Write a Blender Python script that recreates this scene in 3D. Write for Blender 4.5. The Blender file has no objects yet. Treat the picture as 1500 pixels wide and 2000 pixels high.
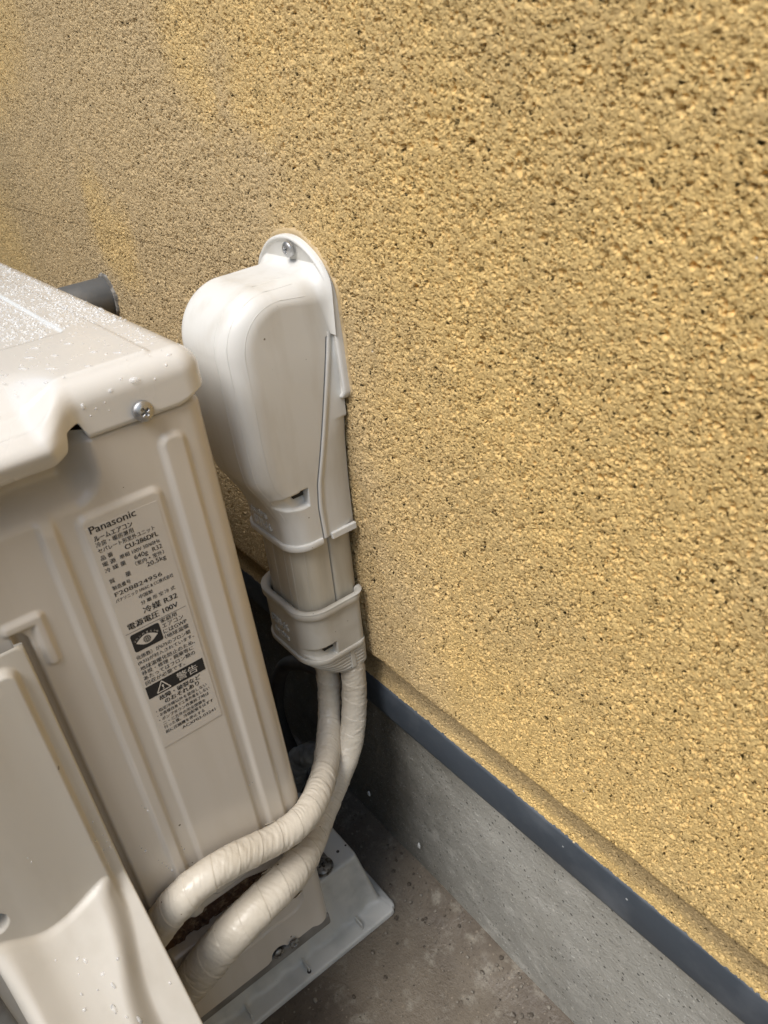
import bpy, bmesh, math, random
import numpy as np
from mathutils import Vector, Matrix
random.seed(7); rng = np.random.default_rng(7)
SC = bpy.context.scene
COL = SC.collection

# ------------------------------------------------------------------ camera, sky, sun, exposure
cd = bpy.data.cameras.new('camera'); cam = bpy.data.objects.new('camera', cd); COL.objects.link(cam)
SC.camera = cam
RT = Vector((0.6110, 0.7835, -0.1132)).normalized()
FW = Vector((-0.7120, 0.4815, -0.5111)).normalized()
UP = RT.cross(FW).normalized(); RT = FW.cross(UP)
M3 = Matrix((RT, UP, -FW)).transposed()
cam.matrix_world = Matrix.Translation((0.3778, -0.1468, 0.719)) @ M3.to_4x4()
cd.sensor_fit = 'VERTICAL'; cd.sensor_height = 36; cd.lens = 1536.6/2000*36
cd.clip_start = 0.02; cd.clip_end = 200
cd.dof.use_dof = True; cd.dof.focus_distance = 0.60; cd.dof.aperture_fstop = 16.0

W = bpy.data.worlds.new("World"); SC.world = W; W.use_nodes = True
SUN_EL, SUN_AZ = math.radians(58), math.radians(166)      # azimuth measured from +Y clockwise
nt = W.node_tree; bg = nt.nodes['Background']
sky = nt.nodes.new('ShaderNodeTexSky'); sky.sky_type = 'NISHITA'; sky.sun_disc = False
sky.sun_elevation = SUN_EL; sky.sun_rotation = SUN_AZ; sky.air_density = 1.6; sky.dust_density = 1.8; sky.ozone_density = 0.6
nt.links.new(sky.outputs[0], bg.inputs[0]); bg.inputs[1].default_value = 0.13
sl = bpy.data.lights.new('sun', 'SUN'); sun = bpy.data.objects.new('sun', sl); COL.objects.link(sun)
sl.energy = 2.55; sl.angle = math.radians(32); sl.color = (1, .985, .97)
sd = Vector((math.sin(SUN_AZ)*math.cos(SUN_EL), math.cos(SUN_AZ)*math.cos(SUN_EL), math.sin(SUN_EL)))
sun.rotation_euler = sd.to_track_quat('Z', 'Y').to_euler()
SC.view_settings.view_transform = 'Standard'; SC.view_settings.look = 'None'
SC.view_settings.exposure = 0.52; SC.view_settings.gamma = 1
SC.cycles.max_bounces = 10; SC.cycles.diffuse_bounces = 5; SC.cycles.use_denoising = True
SC.cycles.use_adaptive_sampling = False; SC.cycles.sample_clamp_indirect = 4
SC.cycles.caustics_refractive = False; SC.cycles.caustics_reflective = False

# ------------------------------------------------------------------ helpers
def sstep(a, b, x):
    t = np.clip((np.asarray(x, float)-a)/(b-a), 0, 1); return t*t*(3-2*t)

def link(name, me, mat=None, parent=None):
    o = bpy.data.objects.new(name, me); COL.objects.link(o)
    if mat: me.materials.append(mat)
    if parent: o.parent = parent
    return o

def mesh_from(name, verts, faces, mat=None, parent=None, smooth=True):
    me = bpy.data.meshes.new(name); me.from_pydata([tuple(v) for v in verts], [], faces); me.update()
    if smooth: me.polygons.foreach_set('use_smooth', [True]*len(me.polygons))
    return link(name, me, mat, parent)

def grid_mesh(name, Pn, mat=None, parent=None, wrap_u=False, flip=False, keep=None):
    """Pn: array (nu, nv, 3) -> smooth quad mesh"""
    nu, nv = Pn.shape[:2]
    idx = np.arange(nu*nv).reshape(nu, nv)
    a = idx if wrap_u else idx[:-1]; b = np.roll(idx, -1, 0) if wrap_u else idx[1:]
    q = np.stack([a[:, :-1], b[:, :-1], b[:, 1:], a[:, 1:]], -1).reshape(-1, 4)
    if keep is not None: q = q[keep(Pn.reshape(-1, 3)[q].mean(1))]
    if flip: q = q[:, ::-1]
    me = bpy.data.meshes.new(name)
    me.vertices.add(nu*nv); me.vertices.foreach_set('co', Pn.reshape(-1).astype(np.float32))
    n = len(q); me.loops.add(n*4); me.loops.foreach_set('vertex_index', q.reshape(-1).astype(np.int32))
    me.polygons.add(n); me.polygons.foreach_set('loop_start', np.arange(n, dtype=np.int32)*4)
    me.polygons.foreach_set('loop_total', np.full(n, 4, np.int32))
    me.update(calc_edges=True); me.validate()
    me.polygons.foreach_set('use_smooth', [True]*len(me.polygons))
    return link(name, me, mat, parent)

def bev_box(name, c, s, mat, parent=None, bevel=.001, rot=None):
    bm = bmesh.new(); bmesh.ops.create_cube(bm, size=1)
    for v in bm.verts: v.co = Vector((v.co.x*s[0], v.co.y*s[1], v.co.z*s[2]))
    if bevel: bmesh.ops.bevel(bm, geom=bm.edges[:], offset=bevel, segments=3, profile=.5, affect='EDGES')
    me = bpy.data.meshes.new(name); bm.to_mesh(me); bm.free()
    if rot is not None: me.transform(rot)
    me.transform(Matrix.Translation(c))
    for p in me.polygons: p.use_smooth = False
    return link(name, me, mat, parent)

def catmull(pts, n):
    p = np.array(pts, float); p = np.vstack([2*p[0]-p[1], p, 2*p[-1]-p[-2]])
    out = []
    m = len(p)-3
    for t in np.linspace(0, m-1e-6, n):
        i = int(t); u = t-i; a, b, c, d = p[i:i+4]
        out.append(.5*((2*b)+(-a+c)*u+(2*a-5*b+4*c-d)*u*u+(-a+3*b-3*c+d)*u**3))
    return np.array(out)

def smooth1d(a, k):
    for _ in range(k):
        b = a.copy(); b[1:-1] = .25*a[:-2]+.5*a[1:-1]+.25*a[2:]; a = b
    return a

def frames(c):
    t = np.gradient(c, axis=0); t /= np.linalg.norm(t, axis=1)[:, None]
    u = np.cross(t[0], [0, 0, 1.]);
    if np.linalg.norm(u) < .1: u = np.cross(t[0], [1., 0, 0])
    U = []
    for i in range(len(c)):
        u = u-t[i]*np.dot(u, t[i]); u /= np.linalg.norm(u); U.append(u.copy())
    U = np.array(U); return t, U, np.cross(t, U)

def tube(name, pts, radii, mat, parent=None, n=80, m=20, disp=None, cap=True):
    c = catmull(pts, n)
    r = np.interp(np.linspace(0, 1, n), np.linspace(0, 1, len(radii)), radii) if hasattr(radii, '__len__') else np.full(n, radii)
    t, U, V = frames(c)
    s = np.concatenate([[0], np.cumsum(np.linalg.norm(np.diff(c, axis=0), axis=1))])
    a = np.linspace(0, 2*np.pi, m, endpoint=False)
    R_ = np.repeat(r[:, None], m, 1)
    if disp is not None: R_ = R_+disp(s[:, None], a[None, :], r[:, None])
    Pn = c[:, None]+U[:, None]*(R_*np.cos(a))[..., None]+V[:, None]*(R_*np.sin(a))[..., None]
    Pn = np.transpose(Pn, (1, 0, 2))
    if cap:
        Pn = np.concatenate([np.repeat(c[None, :1], m, 0), Pn, np.repeat(c[None, -1:], m, 0)], 1)
    return grid_mesh(name, Pn, mat, parent, wrap_u=True, flip=True)

def tag(o, label, cat, group=None):
    o['label'] = label; o['category'] = cat
    if group: o['group'] = group
    return o

def empty(name, loc=(0, 0, 0)):
    o = bpy.data.objects.new(name, None); o.empty_display_size = .05; o.location = loc; COL.objects.link(o); return o

def child(o, parent):
    """parent keeping world coordinates (meshes are built in world space)"""
    o.parent = parent; o.matrix_parent_inverse = Matrix.Translation(-Vector(parent_loc(parent))); return o
def parent_loc(p):
    v = Vector(p.location)
    return v

def sdf_rr(x, y, x0, x1, y0, y1, r):
    cx, cy = (x0+x1)/2, (y0+y1)/2; hx, hy = (x1-x0)/2-r, (y1-y0)/2-r
    qx, qy = np.abs(x-cx)-hx, np.abs(y-cy)-hy
    return np.hypot(np.maximum(qx, 0), np.maximum(qy, 0))+np.minimum(np.maximum(qx, qy), 0)-r

def vnoise(x, y, seed=0):
    """cheap smooth value noise on arrays"""
    xi, yi = np.floor(x).astype(int), np.floor(y).astype(int); fx, fy = x-xi, y-yi
    fx = fx*fx*(3-2*fx); fy = fy*fy*(3-2*fy)
    def h(a, b):
        n = np.sin(a*127.1+b*311.7+seed*74.7)*43758.5453; return n-np.floor(n)
    return (h(xi, yi)*(1-fx)+h(xi+1, yi)*fx)*(1-fy)+(h(xi, yi+1)*(1-fx)+h(xi+1, yi+1)*fx)*fy

# ------------------------------------------------------------------ materials
def mat(name, color, rough=.5, metallic=0, spec=.5, coat=0, bump=None, var=None, rvar=None):
    m = bpy.data.materials.new(name); m.use_nodes = True
    N = m.node_tree.nodes; L = m.node_tree.links; b = N['Principled BSDF']
    b.inputs['Base Color'].default_value = (*color, 1); b.inputs['Roughness'].default_value = rough
    b.inputs['Metallic'].default_value = metallic; b.inputs['Specular IOR Level'].default_value = spec
    b.inputs['Coat Weight'].default_value = coat
    tc = N.new('ShaderNodeTexCoord')
    if var:  # (scale, detail, color2, lo, hi)
        n = N.new('ShaderNodeTexNoise'); n.inputs['Scale'].default_value = var[0]; n.inputs['Detail'].default_value = var[1]
        if len(var) > 5:
            mp = N.new('ShaderNodeMapping'); mp.inputs['Scale'].default_value = (1, 1, var[5]); L.new(tc.outputs['Object'], mp.inputs[0]); L.new(mp.outputs[0], n.inputs['Vector'])
        else: L.new(tc.outputs['Object'], n.inputs['Vector'])
        r = N.new('ShaderNodeMapRange'); r.inputs[1].default_value = var[3]; r.inputs[2].default_value = var[4]
        L.new(n.outputs[0], r.inputs[0])
        x = N.new('ShaderNodeMix'); x.data_type = 'RGBA'
        x.inputs[6].default_value = (*color, 1); x.inputs[7].default_value = (*var[2], 1)
        L.new(r.outputs[0], x.inputs[0]); L.new(x.outputs[2], b.inputs['Base Color'])
    if rvar:  # (scale, lo, hi)
        n = N.new('ShaderNodeTexNoise'); n.inputs['Scale'].default_value = rvar[0]; n.inputs['Detail'].default_value = 4
        L.new(tc.outputs['Object'], n.inputs['Vector'])
        r = N.new('ShaderNodeMapRange'); r.inputs[3].default_value = rvar[1]; r.inputs[4].default_value = rvar[2]
        r.inputs[1].default_value = .35; r.inputs[2].default_value = .65
        L.new(n.outputs[0], r.inputs[0]); L.new(r.outputs[0], b.inputs['Roughness'])
    if bump:  # (scale, distance)
        n = N.new('ShaderNodeTexNoise'); n.inputs['Scale'].default_value = bump[0]; n.inputs['Detail'].default_value = 3
        L.new(tc.outputs['Object'], n.inputs['Vector'])
        bp = N.new('ShaderNodeBump'); bp.inputs['Distance'].default_value = bump[1]; bp.inputs['Strength'].default_value = 1
        L.new(n.outputs[0], bp.inputs['Height']); L.new(bp.outputs[0], b.inputs['Normal'])
    return m

def specks(m, scale, thresh, color, width=.03, soft=.0):
    """scattered dark or pale dots over the colour already in the material"""
    N = m.node_tree.nodes; L = m.node_tree.links; b = N['Principled BSDF']; tc = [n for n in N if n.type == 'TEX_COORD'][0]
    v = N.new('ShaderNodeTexVoronoi'); v.inputs['Scale'].default_value = scale
    L.new(tc.outputs['Object'], v.inputs['Vector'])
    s = N.new('ShaderNodeSeparateColor'); L.new(v.outputs['Color'], s.inputs[0])
    g = N.new('ShaderNodeMath'); g.operation = 'MULTIPLY'; g.inputs[1].default_value = width
    pw = N.new('ShaderNodeMath'); pw.operation = 'POWER'; pw.inputs[1].default_value = thresh
    L.new(s.outputs[0], pw.inputs[0]); L.new(pw.outputs[0], g.inputs[0])
    r = N.new('ShaderNodeMath'); r.operation = 'LESS_THAN'; L.new(v.outputs['Distance'], r.inputs[0]); L.new(g.outputs[0], r.inputs[1])
    x = N.new('ShaderNodeMix'); x.data_type = 'RGBA'; x.inputs[7].default_value = (*color, 1)
    ic = b.inputs['Base Color']
    if ic.links: L.new(ic.links[0].from_socket, x.inputs[6])
    else: x.inputs[6].default_value = ic.default_value
    L.new(r.outputs[0], x.inputs[0]); L.new(x.outputs[2], ic)
    return m

CREAM = mat('cream_enamel', (.60, .555, .49), .2, spec=.5, rvar=(6, .16, .26), bump=(900, .00003), var=(60, 6, (.56, .51, .435), .45, .80, .10))
specks(CREAM, 60, 26, (.2, .17, .13), .06)
CREAM_LID = mat('cream_lid_enamel', (.67, .65, .61), .24, coat=.5, rvar=(9, .2, .32), bump=(700, .00003), var=(12, 4, (.63, .605, .56), .4, .8))
COVER = mat('cream_matt_plastic', (.61, .575, .51), .42, rvar=(30, .36, .5), bump=(2500, .00004), var=(40, 6, (.54, .50, .43), .5, .8, .3))
specks(COVER, 70, 20, (.25, .22, .18), .10)
IVORY = mat('ivory_pvc', (.66, .65, .615), .45, var=(60, 8, (.55, .52, .46), .48, .82, .22), rvar=(25, .38, .58), bump=(600, .00003))
specks(IVORY, 120, 16, (.16, .13, .10), .14)
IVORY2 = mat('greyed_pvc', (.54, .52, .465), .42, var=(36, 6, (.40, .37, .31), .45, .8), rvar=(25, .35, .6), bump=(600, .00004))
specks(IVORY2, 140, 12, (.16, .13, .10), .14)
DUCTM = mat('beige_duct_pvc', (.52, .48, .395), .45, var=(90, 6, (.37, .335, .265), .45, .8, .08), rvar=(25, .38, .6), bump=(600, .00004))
TAPE = mat('ivory_wrapping_tape', (.64, .585, .49), .34, spec=.5, var=(30, 5, (.52, .46, .36), .48, .85), rvar=(50, .22, .45), bump=(350, .00025))
specks(TAPE, 160, 12, (.2, .15, .1), .14)
PAD = mat('grey_plastic_pad', (.60, .59, .55), .5, var=(25, 6, (.34, .35, .33), .45, .8), bump=(400, .00006))
specks(PAD, 110, 8, (.05, .045, .04), .3)
BASEPAN = mat('grey_base_pan', (.22, .215, .20), .5, var=(40, 4, (.12, .11, .10), .4, .7))
STEEL = mat('zinc_screw', (.48, .48, .48), .34, metallic=.9, rvar=(300, .25, .5))
STEEL_OLD = mat('dull_galvanised_bolt', (.30, .30, .29), .45, metallic=.8, var=(300, 3, (.12, .11, .10), .45, .6))
DARK = mat('dark_recess', (.02, .018, .016), .8)
RUST = mat('rusty_brown_lining', (.085, .045, .025), .9, var=(180, 8, (.26, .19, .11), .5, .72), bump=(350, .0025))
CAULK = mat('tan_sealant', (.56, .42, .23), .6, var=(60, 5, (.46, .35, .2), .4, .7), bump=(250, .0008))
INK = mat('black_ink', (.018, .017, .017), .35)
STICKER = mat('clear_label_film', (.60, .56, .50), .26, var=(40, 2, (.575, .53, .47), .4, .7))
WHITEINK = mat('white_ink', (.62, .58, .52), .3)
GREYPIPE = mat('grey_pvc_pipe', (.10, .10, .096), .5, var=(20, 5, (.22, .20, .17), .5, .75), bump=(300, .0001))
HOSE = mat('black_hose', (.045, .042, .040), .6, var=(40, 4, (.09, .08, .07), .5, .8))
OLDTAPE = mat('grimy_taped_elbow', (.24, .23, .21), .6, var=(60, 6, (.10, .09, .08), .4, .7), bump=(200, .0008))
FLAKE = mat('white_plaster_flake', (.62, .62, .6), .7)
def glass(name):
    m = bpy.data.materials.new(name); m.use_nodes = True; N = m.node_tree.nodes; L = m.node_tree.links; N.clear()
    t = N.new('ShaderNodeBsdfTransparent'); t.inputs[0].default_value = (.99, .99, .99, 1)
    g_ = N.new('ShaderNodeBsdfPrincipled'); g_.inputs['Base Color'].default_value = (.86, .88, .9, 1); g_.inputs['Roughness'].default_value = .06; g_.inputs['Coat Weight'].default_value = 1  # whitish body colour stands in for sky glints on the drops
    f_ = N.new('ShaderNodeFresnel'); f_.inputs[0].default_value = 1.7
    x = N.new('ShaderNodeMixShader'); o = N.new('ShaderNodeOutputMaterial')
    ge = N.new('ShaderNodeNewGeometry'); iv = N.new('ShaderNodeMath'); iv.operation = 'SUBTRACT'; iv.inputs[0].default_value = 1; L.new(ge.outputs['Backfacing'], iv.inputs[1])
    mu = N.new('ShaderNodeMath'); mu.operation = 'MULTIPLY'; ad = N.new('ShaderNodeMath'); ad.operation = 'ADD'; ad.use_clamp = True; ad.inputs[1].default_value = .24; L.new(f_.outputs[0], ad.inputs[0]); L.new(ad.outputs[0], mu.inputs[0]); L.new(iv.outputs[0], mu.inputs[1])
    L.new(mu.outputs[0], x.inputs[0]); L.new(t.outputs[0], x.inputs[1]); L.new(g_.outputs[0], x.inputs[2]); L.new(x.outputs[0], o.inputs[0]); return m
WATER = glass('rain_water')

SUN_PATCHES = ((-.12, .745, .020, .060), (-.060, .712, .020, .055), (-.37, .607, .03, .075), (-.86, .50, .10, .25), (-.55, .80, .05, .14))  # sunlight patches painted into the wall colour by thinning the grey tint
def stucco():
    m = bpy.data.materials.new('ochre_sprayed_stucco'); m.use_nodes = True; m.displacement_method = 'BOTH'
    N = m.node_tree.nodes; L = m.node_tree.links; b = N['Principled BSDF']; out = N['Material Output']
    tc = N.new('ShaderNodeTexCoord')
    def noise(sc, det, rough=.5, dist=0, vec=None):
        n = N.new('ShaderNodeTexNoise'); n.inputs['Scale'].default_value = sc; n.inputs['Detail'].default_value = det
        n.inputs['Roughness'].default_value = rough; n.inputs['Distortion'].default_value = dist
        L.new(vec or tc.outputs['Object'], n.inputs['Vector']); return n.outputs[0]
    def mr(i, a, b_, c=0, d=1, sm=True):
        r = N.new('ShaderNodeMapRange'); r.interpolation_type = 'SMOOTHSTEP' if sm else 'LINEAR'
        for k, v in zip((1, 2, 3, 4), (a, b_, c, d)): r.inputs[k].default_value = v
        L.new(i, r.inputs[0]); return r.outputs[0]
    def ma(op, a, b_):
        n = N.new('ShaderNodeMath'); n.operation = op
        for k, v in enumerate((a, b_)):
            if isinstance(v, (int, float)): n.inputs[k].default_value = v
            else: L.new(v, n.inputs[k])
        return n.outputs[0]
    # warped lookup so that the grains are ragged
    w = N.new('ShaderNodeTexNoise'); w.inputs['Scale'].default_value = 520; w.inputs['Detail'].default_value = 3
    L.new(tc.outputs['Object'], w.inputs['Vector'])
    vm = N.new('ShaderNodeVectorMath'); vm.operation = 'MULTIPLY_ADD'
    L.new(w.outputs['Color'], vm.inputs[0]); vm.inputs[1].default_value = (.0026,)*3; L.new(tc.outputs['Object'], vm.inputs[2])
    def grains(sc, cover_, soft):
        v = N.new('ShaderNodeTexVoronoi'); v.inputs['Scale'].default_value = sc; L.new(vm.outputs[0], v.inputs['Vector'])
        sp = N.new('ShaderNodeSeparateColor'); L.new(v.outputs['Color'], sp.inputs[0])
        size = mr(sp.outputs[0], 1-cover_, 1.0, 0, 1, sm=False)
        body = mr(v.outputs['Distance'], .12, soft, 1, 0)
        return ma('MULTIPLY', body, ma('MULTIPLY_ADD', size, .75) if False else size)
    big = grains(225, .40, .54)
    med = grains(390, .95, .57)
    sml = grains(680, .95, .60)
    base_ = noise(75, 4, .62)
    mid = noise(420, 4, .72)
    pit = mr(noise(260, 2, .6), .28, .38, 1, 0)
    h = ma('ADD', ma('MULTIPLY', big, .95), ma('MULTIPLY', med, 1.0))
    h = ma('ADD', h, ma('MULTIPLY', sml, .55))
    h = ma('ADD', h, ma('MULTIPLY', ma('SUBTRACT', base_, .5), 1.0))
    h = ma('ADD', h, ma('MULTIPLY', ma('SUBTRACT', mid, .5), .55))
    h = ma('ADD', h, ma('MULTIPLY', ma('SUBTRACT', noise(1100, 3, .7), .5), .18))
    h = ma('SUBTRACT', h, ma('MULTIPLY', pit, .2))
    h = ma('MAXIMUM', h, -.12)
    d = N.new('ShaderNodeDisplacement'); d.inputs['Midlevel'].default_value = .4; d.inputs['Scale'].default_value = .0027
    # the wall is smoother towards its foot
    sx = N.new('ShaderNodeSeparateXYZ'); L.new(tc.outputs['Object'], sx.inputs[0])
    foot = mr(sx.outputs['Z'], .262, .40, .55, 1.0)
    hh = ma('ADD', ma('MULTIPLY', ma('SUBTRACT', h, .4), foot), .4)
    L.new(hh, d.inputs['Height']); L.new(d.outputs[0], out.inputs['Displacement'])
    # colour: ochre coat, darker in the pits, patchy grime, then painted shade and sun patches
    cr = N.new('ShaderNodeValToRGB'); L.new(mr(h, -.35, 1.1, sm=False), cr.inputs[0])
    e = cr.color_ramp.elements; e[0].color = (.54, .38, .165, 1); e[1].color = (.82, .59, .255, 1); e[0].position = .05; e[1].position = .75
    e2 = cr.color_ramp.elements.new(.35); e2.color = (.70, .495, .205, 1)
    gr = N.new('ShaderNodeMix'); gr.data_type = 'RGBA'
    L.new(mr(noise(7, 5, .6), .42, .72, 0, .35), gr.inputs[0]); L.new(cr.outputs[0], gr.inputs[6]); gr.inputs[7].default_value = (.44, .34, .19, 1)
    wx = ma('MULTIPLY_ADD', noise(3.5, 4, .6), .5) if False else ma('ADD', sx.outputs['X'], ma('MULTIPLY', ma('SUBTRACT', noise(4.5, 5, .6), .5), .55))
    wf = mr(wx, .12, -.16, 0, .72)  # greyer coat towards the unit paints in the dimmer light of that end
    def sun_patch(cx, cz, r0, r1):
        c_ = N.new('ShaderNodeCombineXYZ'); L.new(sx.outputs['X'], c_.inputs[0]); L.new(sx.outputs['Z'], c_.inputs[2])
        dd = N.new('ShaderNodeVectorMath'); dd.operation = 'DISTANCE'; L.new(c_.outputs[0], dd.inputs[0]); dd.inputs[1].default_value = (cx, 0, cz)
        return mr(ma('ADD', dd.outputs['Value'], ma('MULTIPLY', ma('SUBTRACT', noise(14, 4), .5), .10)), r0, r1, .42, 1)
    for b_a in SUN_PATCHES: wf = ma('MULTIPLY', wf, sun_patch(*b_a))
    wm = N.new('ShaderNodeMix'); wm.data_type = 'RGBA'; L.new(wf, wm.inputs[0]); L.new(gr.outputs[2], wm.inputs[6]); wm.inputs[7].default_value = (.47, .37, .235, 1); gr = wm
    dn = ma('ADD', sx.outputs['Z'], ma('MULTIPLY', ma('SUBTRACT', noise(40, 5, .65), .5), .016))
    df = ma('MULTIPLY', mr(dn, .270, .284, 0, .78), mr(dn, .2985, .3035, 1, 0))  # shade under the lip, painted as a darker brown band
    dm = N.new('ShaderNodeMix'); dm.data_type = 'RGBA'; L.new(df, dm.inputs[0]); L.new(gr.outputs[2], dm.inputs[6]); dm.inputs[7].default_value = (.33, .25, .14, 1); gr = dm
    # pale grains
    vs = N.new('ShaderNodeTexVoronoi'); vs.inputs['Scale'].default_value = 42; L.new(tc.outputs['Object'], vs.inputs['Vector'])
    wh = N.new('ShaderNodeMath'); wh.operation = 'LESS_THAN'; wh.inputs[1].default_value = .022; L.new(vs.outputs['Distance'], wh.inputs[0])
    mx = N.new('ShaderNodeMix'); mx.data_type = 'RGBA'; L.new(wh.outputs[0], mx.inputs[0]); L.new(gr.outputs[2], mx.inputs[6]); mx.inputs[7].default_value = (.66, .60, .5, 1)
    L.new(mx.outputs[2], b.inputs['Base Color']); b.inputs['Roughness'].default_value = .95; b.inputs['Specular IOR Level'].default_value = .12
    return m
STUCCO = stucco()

def concrete(name, c1, c2, c3, pit=(.03, .028, .025), scale=1.0, stain=None, mould_shade=False):
    m = bpy.data.materials.new(name); m.use_nodes = True
    N = m.node_tree.nodes; L = m.node_tree.links; b = N['Principled BSDF']; tc = N.new('ShaderNodeTexCoord')
    def noise(sc, det, rough=.6):
        n = N.new('ShaderNodeTexNoise'); n.inputs['Scale'].default_value = sc*scale; n.inputs['Detail'].default_value = det; n.inputs['Roughness'].default_value = rough
        L.new(tc.outputs['Object'], n.inputs['Vector']); return n.outputs[0]
    def mr(i, a, b_, c=0, d=1):
        r = N.new('ShaderNodeMapRange'); r.interpolation_type = 'SMOOTHSTEP'
        for k, v in zip((1, 2, 3, 4), (a, b_, c, d)): r.inputs[k].default_value = v
        L.new(i, r.inputs[0]); return r.outputs[0]
    def mix(f, a, c):
        x = N.new('ShaderNodeMix'); x.data_type = 'RGBA'; L.new(f, x.inputs[0])
        if isinstance(a, tuple): x.inputs[6].default_value = (*a, 1)
        else: L.new(a, x.inputs[6])
        x.inputs[7].default_value = (*c, 1); return x.outputs[2]
    c = mix(mr(noise(9, 6), .4, .62), c1, c2)
    c = mix(mr(noise(55, 6, .7), .5, .7, 0, .8), c, c3)
    g = noise(420, 3, .7)
    c = mix(mr(g, .60, .70, 0, .75), c, pit)
    c = mix(mr(noise(300, 2), .66, .72, 0, .5), c, tuple(min(1, v*1.9) for v in c1))
    if stain:
        sx = N.new('ShaderNodeSeparateXYZ'); L.new(tc.outputs['Object'], sx.inputs[0])
        ad = N.new('ShaderNodeMath'); ad.operation = 'MULTIPLY_ADD'; L.new(noise(18, 5), ad.inputs[0]); ad.inputs[1].default_value = .16; L.new(sx.outputs['Z'], ad.inputs[2])
        c = mix(mr(ad.outputs[0], stain[0], stain[1], stain[2], stain[3]), c, stain[4])
    if mould_shade:  # darkens towards the unit: mould plus painted contact shade
        ax = N.new('ShaderNodeMath'); ax.operation = 'MULTIPLY_ADD'; L.new(noise(11, 6), ax.inputs[0]); ax.inputs[1].default_value = .30; L.new(sx.outputs['X'], ax.inputs[2])
        c = mix(mr(ax.outputs[0], .24, .02, 0, .80), c, (.075, .068, .052))
    L.new(c, b.inputs['Base Color']); b.inputs['Roughness'].default_value = .7
    L.new(mr(noise(30, 4), .4, .6, .5, .85), b.inputs['Roughness'])
    bp = N.new('ShaderNodeBump'); bp.inputs['Distance'].default_value = .0009; L.new(g, bp.inputs['Height'])
    bp2 = N.new('ShaderNodeBump'); bp2.inputs['Distance'].default_value = .002; L.new(noise(60, 5), bp2.inputs['Height']); L.new(bp.outputs[0], bp2.inputs['Normal'])
    L.new(bp2.outputs[0], b.inputs['Normal'])
    return m
FOUND = concrete('grey_mortar_render', (.345, .338, .305), (.27, .265, .24), (.41, .40, .365), (.07, .068, .06), .72, stain=(.265, .345, 0, .75, (.13, .115, .08)), mould_shade=True)
specks(FOUND, 260, 3, (.10, .10, .09), .33); specks(FOUND, 420, 2, (.50, .50, .47), .26)
FLOORM = concrete('stained_wet_concrete', (.155, .128, .095), (.095, .075, .056), (.25, .225, .18), (.05, .04, .032), .8)
TRIM = mat('slate_blue_flashing', (.052, .064, .080), .48, var=(22, 8, (.105, .12, .14), .5, .72), rvar=(30, .38, .6), bump=(500, .00005))
specks(TRIM, 120, 12, (.40, .42, .43), .13); specks(TRIM, 60, 16, (.52, .40, .22), .10)
BLOCKER = mat('blocker_render', (.40, .37, .33), .85, var=(12, 5, (.32, .30, .27), .4, .7), bump=(120, .003))

# ------------------------------------------------------------------ ground
gs = []
xs = np.concatenate([[-40, -6, -2], np.linspace(-1, .9, 160), [3, 6, 40]]); ys = np.concatenate([[-40, -6, -1.5], np.linspace(-.6, .125, 70), [.16, .5, 8, 40]])
X, Y = np.meshgrid(xs, ys, indexing='ij')
Z = (vnoise(X*9, Y*9, 1)-.5)*.004+(vnoise(X*40, Y*40, 2)-.5)*.0012
Z += .012*sstep(.085, .128, Y)*np.where(np.abs(X) < 3, 1, 0)
Z = np.where((np.abs(X) > 2) | (Y < -1.4) | (Y > .14), 0, Z)
g = grid_mesh('ground', np.stack([X, Y, Z], -1), FLOORM); g['kind'] = 'structure'

# ------------------------------------------------------------------ house wall
house = empty('house', (0, .1, 0))
tag(house, 'ochre sprayed stucco house wall above a slate blue flashing strip and grey concrete footing', 'house')
xs = np.concatenate([np.linspace(-5, -1.2, 60), np.arange(-1.19, -.6, .0022), np.arange(-.6, -.1, .0014), np.arange(-.1, .42, .00085), np.linspace(.43, 3, 60)])
prof = []
prof += [(.1, z) for z in np.concatenate([[3.2, 2.4, 1.8, 1.4, 1.1], np.arange(1.0, .80, -.003), np.arange(.80, .60, -.0010), np.arange(.60, .312, -.0009)])]
prof += [(.1+.0110*t*t, .312-.012*t) for t in np.linspace(0, 1, 16)][1:]                       # lip turning in
prof += [(.1115-.0025*t, .2995-.0355*t) for t in np.linspace(0, 1, 40)][1:]                        # recessed band down to the flashing
prof += [(.1100, .2632), (.113, .2625), (.122, .262)]
prof = np.array(prof)
Pn = np.zeros((len(xs), len(prof), 3)); Pn[..., 0] = xs[:, None]; Pn[..., 1] = prof[None, :, 0]; Pn[..., 2] = prof[None, :, 1]
# the lip and the plaster edge wander a little
k = np.exp(-((Pn[..., 2]-.300)/.010)**2)
Pn[..., 2] += k*((vnoise(Pn[..., 0]*60, Pn[..., 0]*0, 5)-.5)*.004)
k = (Pn[..., 2] < .2700)*1.0
Pn[..., 2] += k*((vnoise(Pn[..., 0]*40, Pn[..., 0]*0, 6)-.5)*.0028+(vnoise(Pn[..., 0]*150, Pn[..., 0]*0, 7)-.5)*.0018)
child(grid_mesh('stucco_wall', Pn, STUCCO, flip=False), house)
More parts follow.
